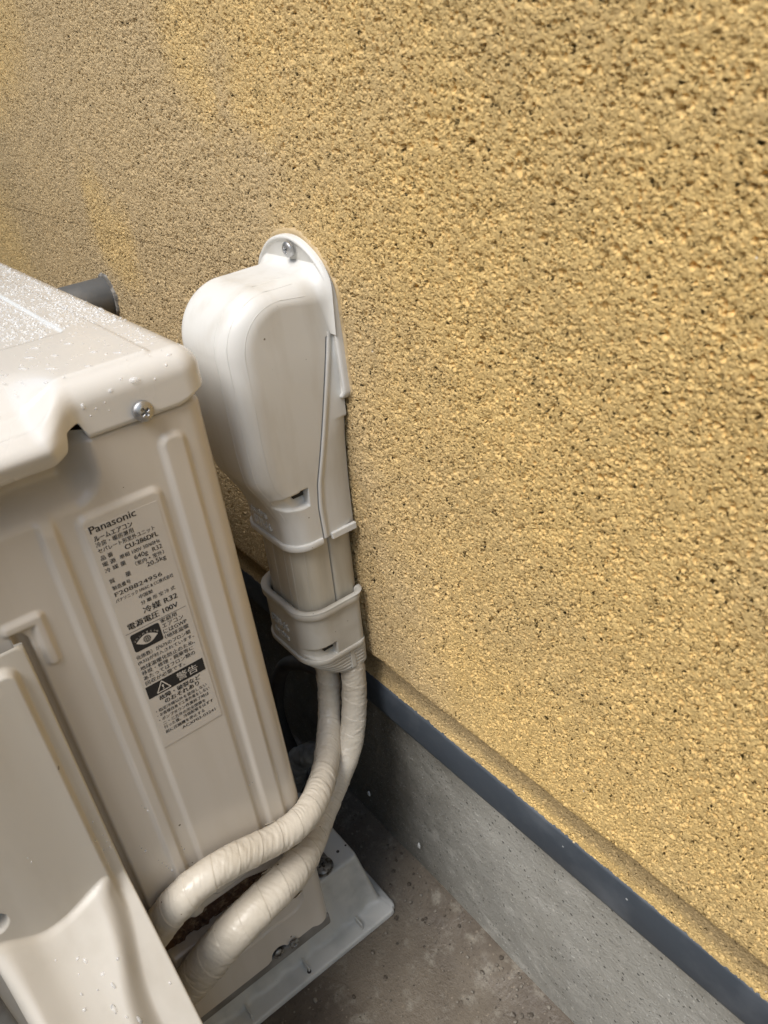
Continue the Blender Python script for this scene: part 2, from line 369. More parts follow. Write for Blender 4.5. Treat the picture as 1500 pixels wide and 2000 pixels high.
# flashing strip
tp = [(.116, .2670), (.1092, .2668), (.1082, .2660), (.1078, .2648), (.1078, .2340), (.1083, .2318), (.110, .2310), (.134, .2340)]
xt = np.linspace(-5, 3, 400)
Pn = np.zeros((len(xt), len(tp), 3)); Pn[..., 0] = xt[:, None]
for j, (y_, z_) in enumerate(tp): Pn[:, j, 1] = y_+(vnoise(xt*6, xt*0, 3)-.5)*.0010; Pn[:, j, 2] = z_
fl = grid_mesh('flashing_strip', Pn, TRIM); child(fl, house)
xt = np.linspace(-5, 3, 700); zt = np.linspace(.27, -.02, 40)
X, Z = np.meshgrid(xt, zt, indexing='ij')
Y = .1225+(vnoise(X*7, Z*7, 9)-.5)*.003+(vnoise(X*45, Z*45, 4)-.5)*.0008
child(grid_mesh('footing', np.stack([X, Y, Z], -1), FOUND), house)

# ------------------------------------------------------------------ air conditioner outdoor unit
ac = empty('outdoor_unit', (0, 0, .09))
tag(ac, 'cream air conditioner outdoor unit with a specification label on its ribbed metal side', 'air conditioner')

# side panel: height field over (y, z), normal +X, rounding into the back
ys = np.arange(-.232, -.0081, .0008); R_ = .012
zs = np.concatenate([np.arange(.1015, .566, .0009), np.linspace(.566, .572, 8)])
Yf, Zf = np.meshgrid(ys, zs, indexing='ij')
D = np.zeros_like(Yf)
def emb(sd, h, w=.0028): return h*(1-sstep(-w*.5, w*.5, sd))
D += emb(sdf_rr(Yf, Zf, -.0975, -.0895, .16, .62, .002), .0024, .0036)*(Zf < .60)
D = np.maximum(D, emb(sdf_rr(Yf, Zf, -.0975, -.0895, .16, .60, .002), .0024, .0036))
D = np.maximum(D, emb(sdf_rr(Yf, Zf, -.0790, -.0335, .215, .5300, .005), .0024, .0038))
D = np.maximum(D, emb(sdf_rr(Yf, Zf, -.0262, -.0128, .225, .5555, .0055), .0026, .0040))
# ribs beside the scoop run out under the handle recess, an L rib above the valve cover
Lr = np.minimum(sdf_rr(Yf, Zf, -.1165, -.1105, .456, .489, .0028), sdf_rr(Yf, Zf, -.131, -.1105, .4832, .4895, .0028))
D = np.maximum(D, emb(Lr, .0024, .0036))
low = sdf_rr(Yf, Zf, -.30, -.0165, .1365, .330, .012)
# handle scoop under the lid
sc = sdf_rr(Yf, Zf, -.20, -.0615, .536, .64, .016)
D = D*sstep(-.002, .010, sc)-.016*(1-sstep(-.016, .003, sc))
# slot with the rusty lining: lens shaped opening above the base apron
slot = np.maximum(np.maximum(-(Zf-(.178+.10*(Yf+.115)**1*.30)), Zf-(.2085-.6*(np.maximum(0, Yf+.055))**1.1)), np.maximum(Yf+.030, -.135-Yf))
D -= .020*(1-sstep(-.0020, .0010, slot))
D -= .0014*(1-sstep(-.0007, .0007, low))*(Zf < .1795+.03*(Yf+.115))
D -= .0014*(1-sstep(-.0007, .0007, low))*(Zf >= .1795+.03*(Yf+.115))*sstep(-.05, -.02, Yf)*(1-sstep(.19, .24, Zf))
# top edge tucks in under the lid skirt
D -= .004*sstep(.5655, .572, Zf)
D -= .0075*sstep(-.0004, .0004, Zf-.1)*(1-sstep(.0030, .0048, sdf_rr(Yf, Zf, -.2400, -.1245, .02, .4800, .006)))*sstep(-.129, -.125, Yf)
D += (vnoise(Yf*22, Zf*14, 3)-.5)*.0005
zb = np.where((np.abs(Yf+.0475) < .0075), np.sqrt(np.maximum(.0075**2-(Yf+.0475)**2, 0)), 0)+np.where(np.abs(Yf+.0365) < .004, .002, 0)
zb += .0035*(sstep(-.060, -.052, Yf)-sstep(-.016, -.009, Yf))
tz = (Zf-Zf.min())/(.572-Zf.min())
Zp = Zf+zb*np.clip(1-tz*12, 0, 1)
Pf = np.stack([D, Yf, Zp], -1)
aa = np.linspace(0, np.pi/2, 14)[1:]
D0 = -.004*sstep(.5655, .572, zs)
arc = np.stack([np.stack([-.012+(R_+D0)*math.cos(t), -.008+(R_+D0)*math.sin(t), zs], -1) for t in aa])
back = np.stack([np.stack([np.full_like(zs, x_), np.full_like(zs, .004)+D0, zs], -1) for x_ in (-.03, -.1, -.3, -.62)])
arc2 = np.stack([np.stack([np.full_like(zs, -.64-R_*math.sin(t)), np.full_like(zs, -.008+R_*math.cos(t)), zs], -1) for t in aa])
left = np.stack([np.stack([np.full_like(zs, -.652), np.full_like(zs, y_), zs], -1) for y_ in (-.1, -.228)])
child(grid_mesh('side_panel', np.concatenate([Pf, arc, back, arc2, left]), CREAM, flip=True), ac)
# slot lining
Xl, Yl = np.meshgrid(np.linspace(0, 1, 50), np.linspace(-.135, -.024, 120), indexing='ij')
zz = .174+.040*Xl; xx = -.013+.010*np.sin(Xl*3.14)*.6+(vnoise(Xl*22, Yl*260, 8)-.5)*.005
zz = zz-.012*sstep(-.06, -.024, Yl)*Xl
lin = grid_mesh('rusty_lining', np.stack([xx, Yl, zz], -1), RUST); child(lin, ac)
# front panel (dark gap, then the front moulding), base pan
child(bev_box('front_panel', (-.325, -.2395, .335), (.655, .013, .47), CREAM, bevel=.003), ac)
# grille ring bars on the front (fan guard), seen only from the other side
gm = []
for k_ in range(12):
    pass
fan = bmesh.new()
for i in range(9):
    r0 = .04+i*.02
    seg = 64
    ring = []
    for j in range(seg):
        a = 2*math.pi*j/seg
        ring.append([fan.verts.new((-.38+(r0+dr)*math.cos(a), -.2475+dy, .335+(r0+dr)*math.sin(a))) for dr, dy in ((0, 0), (.003, 0), (.003, .003), (0, .003))])
    for j in range(seg):
        A, B = ring[j], ring[(j+1) % seg]
        for k_ in range(4): fan.faces.new((A[k_], A[(k_+1) % 4], B[(k_+1) % 4], B[k_]))
me = bpy.data.meshes.new('fan_guard'); fan.to_mesh(me); fan.free(); child(link('fan_guard', me, CREAM), ac)
bp_ = bev_box('base_pan', (-.3265, -.112, .0965), (.650, .228, .013), BASEPAN, bevel=.002); child(bp_, ac)

# lid: concentric outline rings; the near side carries the handle bulge
def outline(hx0, hx1, hy0, hy1, r, npx):
    pts = []
    def arc_(cx, cy, a0, a1, n):
        for a in np.linspace(a0, a1, n): pts.append((cx+r*math.cos(a), cy+r*math.sin(a), math.cos(a), math.sin(a)))
    # start: near side (+X), going from front to back
    for y in np.linspace(hy0+r, hy1-r, npx)[:-1]: pts.append((hx1, y, 1, 0))
    arc_(hx1-r, hy1-r, 0, math.pi/2, 24)
    q = np.concatenate([np.linspace(hx1-r, -.30, 160)[1:], np.linspace(-.31, hx0+r, 30)])
    for x in q[:-1]: pts.append((x, hy1, 0, 1))
    arc_(hx0+r, hy1-r, math.pi/2, math.pi, 12)
    for y in np.linspace(hy1-r, hy0+r, 12)[1:-1]: pts.append((hx0, y, -1, 0))
    arc_(hx0+r, hy0+r, math.pi, 1.5*math.pi, 12)
    for x in np.linspace(hx0+r, hx1-r, 60)[1:-1]: pts.append((x, hy0, 0, -1))
    arc_(hx1-r, hy0+r, -math.pi/2, 0, 14)
    pts.pop()
    return np.array(pts)
LX0, LX1, LY0, LY1 = -.656, .0022, -.247, .0085
TOPZ = .5970
rl = .014
rings = []
base = outline(LX0, LX1, LY0, LY1, rl, 300)
def skirt_z(x, y):
    near = (x > -.012)
    z = np.full_like(x, .5705)
    z = np.where(near, .5685+.0040*sstep(-.012, .004, y), z)
    notch = .0095*(sstep(-.0735, -.0705, y)-sstep(-.0635, -.0590, y))
    z = z+np.where(near, notch, 0)
    z = z-np.where(near, .0028*(1-sstep(-.083, -.0715, y)), 0)
    return z
def bulge(y): return .0165*(1-sstep(-.083, -.060, y))
seq = [('skirt', t) for t in np.linspace(0, 1, 12)]+[('arc', t) for t in np.linspace(0, 1, 14)[1:]]+[('in', d) for d in np.concatenate([np.linspace(.0125, .06, 60)[1:], np.linspace(.06, .1255, 40)[1:]])]
FR = .0125
for kind, t in seq:
    if kind == 'skirt': d, ztype = 0.0, t
    elif kind == 'arc': d = FR*(1-math.cos(t*math.pi/2))
    else: d = t
    h_ = (LX1-LX0)/2-.001
    rr = max(rl-d, .0006)
    o_ = outline(LX0+d, LX1-d, LY0+d, LY1-d, rr, 300)
    x, y = o_[:, 0], o_[:, 1]
    near = sstep(-.04, -.004, x)*(base[:, 0] > -.02)
    if kind == 'skirt':
        zb_ = skirt_z(base[:, 0], base[:, 1]); z = zb_+(TOPZ-FR-zb_)*t
        lipi = -.0012*(1-sstep(0, .06, t))
        x = x+base[:, 2]*lipi; y = y+base[:, 3]*lipi
    elif kind == 'arc': z = np.full_like(x, TOPZ-FR+FR*math.sin(t*math.pi/2))
    else: z = np.full_like(x, TOPZ)
    wgt = np.clip(1-max(d-FR, 0)/.030, 0, 1); wgt = wgt*wgt*(3-2*wgt)
    x = x+near*bulge(y)*wgt*(1-.30*sstep(.575, TOPZ, z)*(d < FR+.001)-.30*(d > FR+.001))
    b_ = near*(1-sstep(-.083, -.060, base[:, 1])); x = x-b_*.006*(1-sstep(.562, .576, z))
    # the bulge falls away softly from the top
    rings.append(np.stack([x, y, z], -1))
LP = np.transpose(np.array(rings), (1, 0, 2)).copy()
x, y, z = LP[..., 0], LP[..., 1], LP[..., 2]
top = sstep(TOPZ-.004, TOPZ-.0002, z)
z += top*emb(sdf_rr(x, y, LX0+.03, -.0075, LY0+.03, -.0155, .004), .0016, .0030)
z -= top*emb(sdf_rr(x, y, LX0+.06, -.088, LY0+.06, -.034, .003), .0014, .0024)
z -= .010*(1-sstep(-.088, -.060, y))*sstep(-.040, .018, x)*sstep(.572, .597, z)
z -= .004*(1-sstep(-.086, -.062, y))*sstep(-.05, .01, x)*top
LP[..., 2] = z
lid = grid_mesh('lid', LP, CREAM_LID, wrap_u=True, flip=False)
# close the middle strip
bm = bmesh.new(); bm.from_mesh(lid.data); bm.verts.ensure_lookup_table()
nv = LP.shape[1]; loop = [bm.verts[i*nv+nv-1] for i in range(LP.shape[0])]
try: f_ = bm.faces.new(loop)
except Exception: pass
bmesh.ops.recalc_face_normals(bm, faces=bm.faces[:]); bm.to_mesh(lid.data); bm.free()
child(lid, ac)

# pan-head cross screw
def screw(name, c, r, axis, parent, m=STEEL, washer=0, rot=.3):
    """axis: unit direction the head faces"""
    ax = Vector(axis).normalized(); q = ax.to_track_quat('Z', 'X').to_matrix().to_4x4()
    a = np.linspace(0, 2*np.pi, 48, endpoint=False); rr = np.linspace(0, 1, 26)
    A, Rr = np.meshgrid(a, rr, indexing='ij')
    px, py = r*Rr*np.cos(A), r*Rr*np.sin(A); pz = r*.52*np.sqrt(np.clip(1-(Rr*.93)**2, 0, 1))-r*.19
    ca, sa = math.cos(rot), math.sin(rot)
    u, v = px*ca+py*sa, -px*sa+py*ca
    cross = np.minimum(np.maximum(np.abs(u)-r*.42, np.abs(v)-r*.10), np.maximum(np.abs(v)-r*.42, np.abs(u)-r*.10))
    pz = pz-r*.42*(1-sstep(-r*.05, r*.05, cross))
    Pn = np.stack([px, py, pz], -1)
    Pn = np.concatenate([Pn, np.stack([r*np.cos(a), r*np.sin(a), np.full_like(a, -r*.4)], -1)[:, None]], 1)
    Mx = Matrix.Translation(c) @ q
    arr = np.array(Mx); Pw = Pn @ arr[:3, :3].T+arr[:3, 3]
    o = grid_mesh(name, Pw, m, wrap_u=True, flip=True); child(o, parent)
    rec = [((r*.40*math.cos(rot+k*math.pi/2)), (r*.40*math.sin(rot+k*math.pi/2))) for k in range(4)]
    if washer:
        bm = bmesh.new(); bmesh.ops.create_cone(bm, cap_ends=True, segments=32, radius1=r*washer, radius2=r*washer*.97, depth=r*.12)
        me = bpy.data.meshes.new('washer'); bm.to_mesh(me); bm.free(); me.transform(Mx @ Matrix.Translation((0, 0, -r*.1)))
        w_ = link('washer', me, m); w_.parent = o
    return o
screw('lid_screw', (.0050, -.0310, .5735), .0054, (1, 0, .05), ac, rot=.5)
screw('base_screw', (.0030, -.0345, .1065), .0042, (1, 0, 0), ac, STEEL_OLD, rot=.2)
screw('base_screw', (-.0005, -.0480, .1035), .0046, (1, 0, 0), ac, STEEL_OLD, rot=.9)

# specification label
LBX = .0027
st = bmesh.new()
cor = [(-.0776, .5235), (-.0410, .5235), (-.0375, .3650), (-.0745, .3650)]
cor = [(-.0770, .5235), (-.0372, .5235), (-.0372, .3650), (-.0770, .3650)]
fv = [st.verts.new((LBX, a, b)) for a, b in cor]; st.faces.new(fv); bv = [st.verts.new((LBX-.0006, a, b)) for a, b in cor]
for i in range(4): st.faces.new((fv[i], bv[i], bv[(i+1) % 4], fv[(i+1) % 4]))
me = bpy.data.meshes.new('specification_label'); bmesh.ops.recalc_face_normals(st, faces=st.faces[:]); st.to_mesh(me); st.free()
label = link('specification_label', me, STICKER); child(label, ac)
label['label'] = 'clear specification sticker with black Japanese print, an eye mark and a warning bar'
def text_mesh(body, bold=0, space=1.0):
    c = bpy.data.curves.new('t', 'FONT'); c.body = body; c.size = 1; c.offset = bold; c.resolution_u = 3; c.space_character = space
    o = bpy.data.objects.new('t', c); COL.objects.link(o)
    bpy.context.view_layer.update()
    dg = bpy.context.evaluated_depsgraph_get(); e = o.evaluated_get(dg); m_ = bpy.data.meshes.new_from_object(e)
    bpy.data.objects.remove(o); bpy.data.curves.remove(c)
    n = len(m_.vertices); co = np.empty(n*3, np.float32); m_.vertices.foreach_get('co', co); co = co.reshape(-1, 3)
    F = [tuple(p.vertices) for p in m_.polygons]; bpy.data.meshes.remove(m_)
    return co.astype(float), F
LINES = [
('Panasonic', -75.0, 520.0, -50.0, .030, 4.4), ('ルームエアコン', -74.3, 515.0, -53.4, .02, 3.1), ('冷房・暖房兼用', -74.5, 511.3, -53.8, 0, 3.1),
('セパレート形室外ユニット', -74.4, 507.6, -42.7, 0, 3.0), ('品 番', -74.4, 503.2, -67.7, 0, 2.8), ('CU-286DFL', -60.8, 503.6, -42.0, .014, 2.9),
('電 源', -74.6, 499.2, -67.4, 0, 2.8), ('単相 100V 50/60Hz', -65.0, 499.3, -42.1, 0, 2.8), ('冷 媒 量', -74.5, 495.2, -62.9, 0, 2.8),
('640g', -57.9, 495.6, -50.2, 0, 2.8), ('R32', -47.4, 495.6, -41.8, 0, 2.8), ('（室内 + 室外）', -58.4, 491.6, -41.8, 0, 2.8),
('20.5kg', -52.8, 488.2, -41.5, 0, 2.8), ('質', -74.3, 487.9, -71.2, 0, 2.9), ('量', -65.2, 487.9, -62.2, 0, 2.9),
('製造番号', -74.0, 483.4, -63.7, 0, 2.7), ('F208824956', -73.9, 479.2, -46.4, 0, 2.7), ('パナソニック HVAC & CC株式会社', -74.6, 475.3, -40.6, 0, 2.5),
('中国製', -62.2, 471.4, -54.2, 0, 2.5), ('分 離 形 空 冷 式', -62.3, 467.2, -41.7, 0, 2.6), ('冷媒 R32', -62.4, 461.0, -41.9, .012, 4.4),
('電源電圧 100V', -73.4, 455.3, -43.1, .012, 4.2), ('家庭用', -55.5, 450.0, -45.4, 0, 3.0), ('エアコン', -55.3, 446.3, -42.2, 0, 3.0),
('にはGWP', -55.6, 442.4, -41.0, 0, 3.0), ('（地球温暖', -55.7, 438.6, -40.7, 0, 3.0), ('化係数）が675のフロン類', -74.6, 434.2, -40.8, 0, 3.0),
('(R32)が封入されています。', -74.7, 430.2, -39.5, 0, 3.0), ('地球温暖化防止のため、', -74.5, 426.1, -40.0, 0, 3.0), ('移設・修理・廃棄等に', -74.5, 422.5, -42.0, 0, 3.0),
('あたってはフロン類の', -74.5, 418.7, -41.8, 0, 3.0), ('回収が必要です。', -74.6, 414.9, -49.5, 0, 3.0), ('故障・破裂など', -70.0, 399.9, -43.2, .01, 3.5),
('のおそれあり', -67.5, 396.1, -45.1, .01, 3.3), ('・指定冷媒以外を使用しない', -74.4, 392.3, -40.9, 0, 2.6), ('・お客様自身で工事作業をしない', -74.5, 388.9, -39.9, 0, 2.6),
('・ポンプダウン作業終了時は', -74.3, 385.2, -41.2, 0, 2.6), ('二・三方弁の完全閉鎖を', -72.8, 381.6, -44.4, 0, 2.6), ('行った後、冷媒配管をはずす', -73.0, 378.4, -39.9, 0, 2.6),
('前に圧縮機を停止する', -73.0, 374.6, -46.9, 0, 2.6), ('ACXF03-03241', -63.0, 371.1, -40.2, 0, 2.2)]
def merge_text(rows, X, fixed=None):
    V = []; F = []
    for body, y0, z0, y1, bold, hgt in rows:
        co, f = text_mesh(body, 0)
        w0, w1 = co[:, 0].min(), co[:, 0].max(); h0, h1 = co[:, 1].min(), co[:, 1].max()
        asc = 'g' in body or 'Hz' in body
        cap = .72 if all(ord(ch) < 128 for ch in body) else max(h1-h0, .8)
        sx_ = (y1-y0)/(w1-w0); sy_ = hgt/cap
        yy = (y0+(co[:, 0]-w0)*sx_)/1000; zz_ = (z0+(co[:, 1]-(0 if cap == .72 else h0))*sy_)/1000
        cps = ((-.00004, 0), (.00004, 1)) if not bold else ((-.00011, 0), (-.00004, 1), (.00004, 2), (.00011, 3))
        for sh, q in cps:
            n = len(V); V += [(X+q*.00001, a+sh, b) for a, b in zip(yy, zz_)]; F += [tuple(i+n for i in t) for t in f]
    return V, F
V, F = merge_text(LINES, LBX+.00012)
def poly(V, F, pts, X):
    n = len(V); V += [(X, a/1000, b/1000) for a, b in pts]; F.append(tuple(range(n, n+len(pts))))
poly(V, F, [(-75.8, 453.3), (-39.0, 453.3), (-39.0, 453.55), (-75.8, 453.55)], LBX+.00012)
rr_ = []
for cx, cy, a0 in ((-58.0, 450.4, 0), (-72.6, 450.4, 90), (-72.6, 440.8, 180), (-58.0, 440.8, 270)):
    for a in np.linspace(a0, a0+90, 6): rr_.append((cx+1.4*math.cos(math.radians(a)), cy+1.4*math.sin(math.radians(a))))
poly(V, F, rr_, LBX+.00012)
poly(V, F, [(-75.6, 404.6), (-38.6, 404.6), (-38.6, 413.7), (-75.6, 413.7)], LBX+.00012)
lt = mesh_from('printed_lettering', V, F, INK, smooth=False); lt.parent = label; lt.matrix_parent_inverse = Matrix.Translation(-Vector(ac.location)) if False else Matrix.Identity(4)
V, F = merge_text([('警告', -56.5, 406.2, -43.1, .0, 6.0), ('!', -66.2, 406.9, -65.2, .03, 3.3)], LBX+.00024)
eye = [(-72.0+13.2*t, 445.1+3.3*math.sin(math.pi*t)) for t in np.linspace(0, 1, 15)]+[(-58.8-13.2*t, 445.1-3.3*math.sin(math.pi*t)) for t in np.linspace(0, 1, 15)][1:-1]
# warning triangle outline
for (a, b), (c, d) in (((-70.0, 405.9), (-65.7, 412.9)), ((-65.7, 412.9), (-61.4, 405.9)), ((-61.4, 405.9), (-70.0, 405.9))):
    L_ = math.hypot(c-a, d-b); nx, ny = -(d-b)/L_*.35, (c-a)/L_*.35
    poly(V, F, [(a-nx, b-ny), (c-nx, d-ny), (c+nx, d+ny), (a+nx, b+ny)], LBX+.00024+.00001*len(F) % .00003)
wl = mesh_from('warning_lettering', V, F, WHITEINK, smooth=False); wl.parent = label
V, F = [], []
poly(V, F, eye, LBX+.00024)
# the arc of small letters over the eye
arc_t = 'フロンの見える化'
for i, ch in enumerate(arc_t):
    co, f = text_mesh(ch, 0); co = co-[(co[:, 0].min()+co[:, 0].max())/2, 0, 0]
    a = math.radians(150-i*(120/7)); s_ = 1.5
    cx, cy = -65.4+8.2*math.cos(a)*.92, 443.6+5.2*math.sin(a)
    th = math.radians((a*57.3-90)*.45)
    n = len(V)
    for p in co:
        u, v = p[0]*s_, p[1]*s_
        V.append((LBX+.00024, (cx+u*math.cos(th)-v*math.sin(th))/1000, (cy+u*math.sin(th)+v*math.cos(th))/1000))
    F += [tuple(i_+n for i_ in t) for t in f]
wt = mesh_from('eye_mark', V, F, WHITEINK, smooth=False); wt.parent = label
# globe in the eye
V, F = [], []
gx, gy, gr_ = -65.4, 445.1, 2.45
poly(V, F, [(gx+gr_*math.cos(a), gy+gr_*math.sin(a)) for a in np.linspace(0, 2*np.pi, 28, endpoint=False)], LBX+.00036)
gl = mesh_from('globe_mark', V, F, INK, smooth=False); gl.parent = label
V, F = [], []
for k_ in (-.9, 0, .9):
    hw = math.sqrt(gr_**2-k_**2)*.96; poly(V, F, [(gx-hw, gy+k_-.09), (gx+hw, gy+k_-.09), (gx+hw, gy+k_+.09), (gx-hw, gy+k_+.09)], LBX+.00044)
for kx in (-.95, -.5, 0, .5, .95):
    up_ = [(gx+kx*gr_*math.cos(a)-.09, gy+gr_*math.sin(a)*.97) for a in np.linspace(-np.pi/2, np.pi/2, 9)]
    dn_ = [(gx+kx*gr_*math.cos(a)+.09, gy+gr_*math.sin(a)*.97) for a in np.linspace(np.pi/2, -np.pi/2, 9)]
    poly(V, F, up_+dn_, LBX+.00050+.00002*kx)
gl2 = mesh_from('globe_lines', V, F, WHITEINK, smooth=False); gl2.parent = label

# ------------------------------------------------------------------ valve cover (moulded plastic) on the side panel
ys = np.arange(-.2052, -.1243, .0006); zs = np.arange(.085, .4828, .0009)
Yv, Zv = np.meshgrid(ys, zs, indexing='ij')
outer = sdf_rr(Yv, Zv, -.2400, -.1245, .02, .4825, .006)
H = .0095-.0012*sstep(-.0014, .0002, outer)
inner = sdf_rr(Yv, Zv, -.30, -.1318, .02, .4745, .008)
zt_ = sstep(.283, .306, Zv); H += .0050*((1-sstep(-.0032, .0002, inner))*zt_+.75*(1-zt_))
H += .003*(1-sstep(-.05, -.008, inner))
# flank grows away from the panel towards the pipes
fl_z = .302
fd = np.maximum(fl_z-Zv, 0); H0 = H.copy(); fl = .80*np.minimum(fd, .10)*(1-np.exp(-fd/.006))
# the bulge over the valves
ck = catmull([(-.232, .326), (-.215, .3205), (-.198, .3150), (-.180, .3035), (-.166, .3020), (-.154, .3050), (-.144, .3090), (-.1365, .3105), (-.1310, .3040), (-.1275, .292), (-.124, .276)], 200)
ztop = np.interp(Yv, ck[:, 0], ck[:, 1])
zz1 = np.array([.085, .150, .175, .196, .220, .2415, .260, .2737, .290, .300, .312]); yb1 = np.array([-.1480, -.1470, -.1440, -.1436, -.1450, -.1458, -.1425, -.1370, -.1315, -.1300, -.1300])
yb = np.interp(Zv, np.linspace(.085, .312, 200), smooth1d(np.interp(np.linspace(.085, .312, 200), zz1, yb1), 60))
dz = np.maximum(ztop-Zv, 0); sl_ = .98*np.minimum(dz, .07)+.05*(1-np.exp(-np.maximum(dz-.07, 0)*1.08/.05))
sl_ = sl_*(1-.75*np.exp(-dz/.0016))+.0022*sstep(0, .003, dz)
side = 1-sstep(-.016, .002, Yv-yb)
ft = np.clip((-.1935-Yv)/.0115, 0, 1)
S_ = fl+np.maximum(sl_-fl, 0)*side*(dz > 0)
H = H0+S_*np.sqrt(1-np.minimum(ft, 1)**2)
# screw well
sw = np.hypot(Yv+.1965, Zv-.3290)
H -= .010*(1-sstep(.0070, .0082, sw))
Pv = np.stack([H+.0006, Yv, Zv], -1)
# side walls down to the panel
wallR = Pv[-1:].copy(); wallR[..., 0] -= .0012; wallR[..., 1] -= .0003
wallR2 = wallR.copy(); wallR2[..., 0] -= .0008; wallR2[..., 1] -= .0035
wallR3 = wallR2.copy(); wallR3[..., 0] = np.where(zs[None, :] > .300, -.006, wallR3[..., 0]); wallT = None
wallL = Pv[:1].copy(); wallL[..., 0] = -.002
cov = grid_mesh('valve_cover', np.concatenate([wallL, Pv, wallR, wallR2, wallR3]), COVER, flip=True); child(cov, ac)
s_ = screw('cover_screw', (.0110, -.1965, .3290), .0042, (1, 0, 0), ac, STEEL_OLD); 
# front corner of the cabinet beyond the cover
child(bev_box('front_corner_trim', (-.001, -.2245, .285), (.012, .020, .385), BASEPAN, bevel=.002), ac)

# ------------------------------------------------------------------ plastic pad under the unit
pad = empty('mounting_pad', (-.08, -.1, 0))
tag(pad, 'grey recycled plastic mounting pad with a flat flange, on the concrete under the unit', 'mounting pad')
def rr_outline(x0, x1, y0, y1, r, n=10, dens=60):
    pts = []
    for cx, cy, a0 in ((x1-r, y1-r, 0), (x0+r, y1-r, 90), (x0+r, y0+r, 180), (x1-r, y0+r, 270)):
        for a in np.linspace(a0, a0+90, n): pts.append((cx+r*math.cos(math.radians(a)), cy+r*math.sin(math.radians(a))))
    out = []
    for i in range(len(pts)):
        a, b = np.array(pts[i]), np.array(pts[(i+1) % len(pts)]); L_ = np.linalg.norm(b-a); k_ = max(1, int(L_/.0025))
        for j in range(k_): out.append(tuple(a+(b-a)*j/k_))
    return np.array(out)
PX0, PX1, PY0, PY1 = -.138, -.0405, -.33, .0570
nO = None; secs = []
def padsec(gx, gy, z, r, rib=0):
    o_ = rr_outline(PX0, PX1, PY0, PY1, .004)
    c = np.array([(PX0+PX1)/2, (PY0+PY1)/2]); q = o_.copy()
    q[:, 0] += np.sign(o_[:, 0]-c[0])*gx*np.clip(np.abs(o_[:, 0]-c[0])/((PX1-PX0)/2), 0, 1)**1
    q[:, 1] += np.sign(o_[:, 1]-c[1])*gy*np.clip(np.abs(o_[:, 1]-c[1])/((PY1-PY0)/2), 0, 1)**1
    if rib:
        nearx = o_[:, 0] > PX1-.0005
        fl_ = (sstep(.25, .40, (o_[:, 1]/.030) % 1)-sstep(.60, .75, (o_[:, 1]/.030) % 1))
        q[:, 0] -= np.where(nearx, fl_*.0022*rib, 0)
    return np.column_stack([q, np.full(len(q), z)])
T_ = [(-.045, -.15, .0885, 0), (-.004, -.004, .0885, 0), (-.0012, -.0012, .0884, 0), (-.0002, -.0002, .0875, 0), (0, 0, .086, .0)]
secs = [padsec(a, b, z, 0, r) for a, b, z, r in T_]
for t in np.linspace(0, 1, 24)[1:]: secs.append(padsec(.0015*t, .014*t, .086-.076*t, 0, float(sstep(.02, .12, t))))
secs.append(padsec(.003, .0155, .0082, 0, .7))
# flange outline: blend to a larger rounded rectangle
o_ = rr_outline(PX0, PX1, PY0, PY1, .004); c = np.array([(PX0+PX1)/2, (PY0+PY1)/2])
def flange(gx, gy, z, r):
    hx, hy = (PX1-PX0)/2+gx, (PY1-PY0)/2+gy
    q = o_-c; q = q*[hx/((PX1-PX0)/2), hy/((PY1-PY0)/2)]
    qx, qy = np.abs(q[:, 0])-(hx-r), np.abs(q[:, 1])-(hy-r)
    m_ = (qx > 0) & (qy > 0); L_ = np.maximum(np.hypot(qx, qy), 1e-9)
    # square corner -> rounded
    mx_ = np.maximum(qx, qy); s2 = np.where(m_, mx_/L_, 1)
    nx = np.where(m_, np.sign(q[:, 0])*((hx-r)+qx*s2), q[:, 0]); ny = np.where(m_, np.sign(q[:, 1])*((hy-r)+qy*s2), q[:, 1])
    return np.column_stack([nx+c[0], ny+c[1], np.full(len(q), z)])
for t in np.linspace(0, 1, 12)[0:]: secs.append(flange(.0045+.0125*t, .017+.004*t, .0078-.0015*t, .004+.004*t))
secs += [flange(.0180, .0220, .0056, .009), flange(.0184, .0224, .0045, .009), flange(.0184, .0224, .0005, .009)]
pb = grid_mesh('pad_body', np.transpose(np.array(secs), (1, 0, 2)), PAD, wrap_u=True, flip=False)
bm = bmesh.new(); bm.from_mesh(pb.data); bm.verts.ensure_lookup_table(); nvp = len(secs)
bm.faces.new([bm.verts[i*nvp] for i in range(len(o_))]); bmesh.ops.recalc_face_normals(bm, faces=bm.faces[:]); bm.to_mesh(pb.data); bm.free()
child(pb, pad)
for yy in (.040, -.020, -.080):
    child(bev_box('rib', (-.0315, yy, .0105), (.011, .0016, .009), PAD, bevel=.0005), pad)
# bolt holding the foot, unit foot plate
foot = bev_box('foot', (-.075, -.1, .0895), (.048, .27, .0020), BASEPAN, bevel=.0008); child(foot, ac)
screw('foot_bolt', (-.0500, .0250, .0925), .0085, (0, 0, 1), ac, STEEL_OLD, washer=1.25)

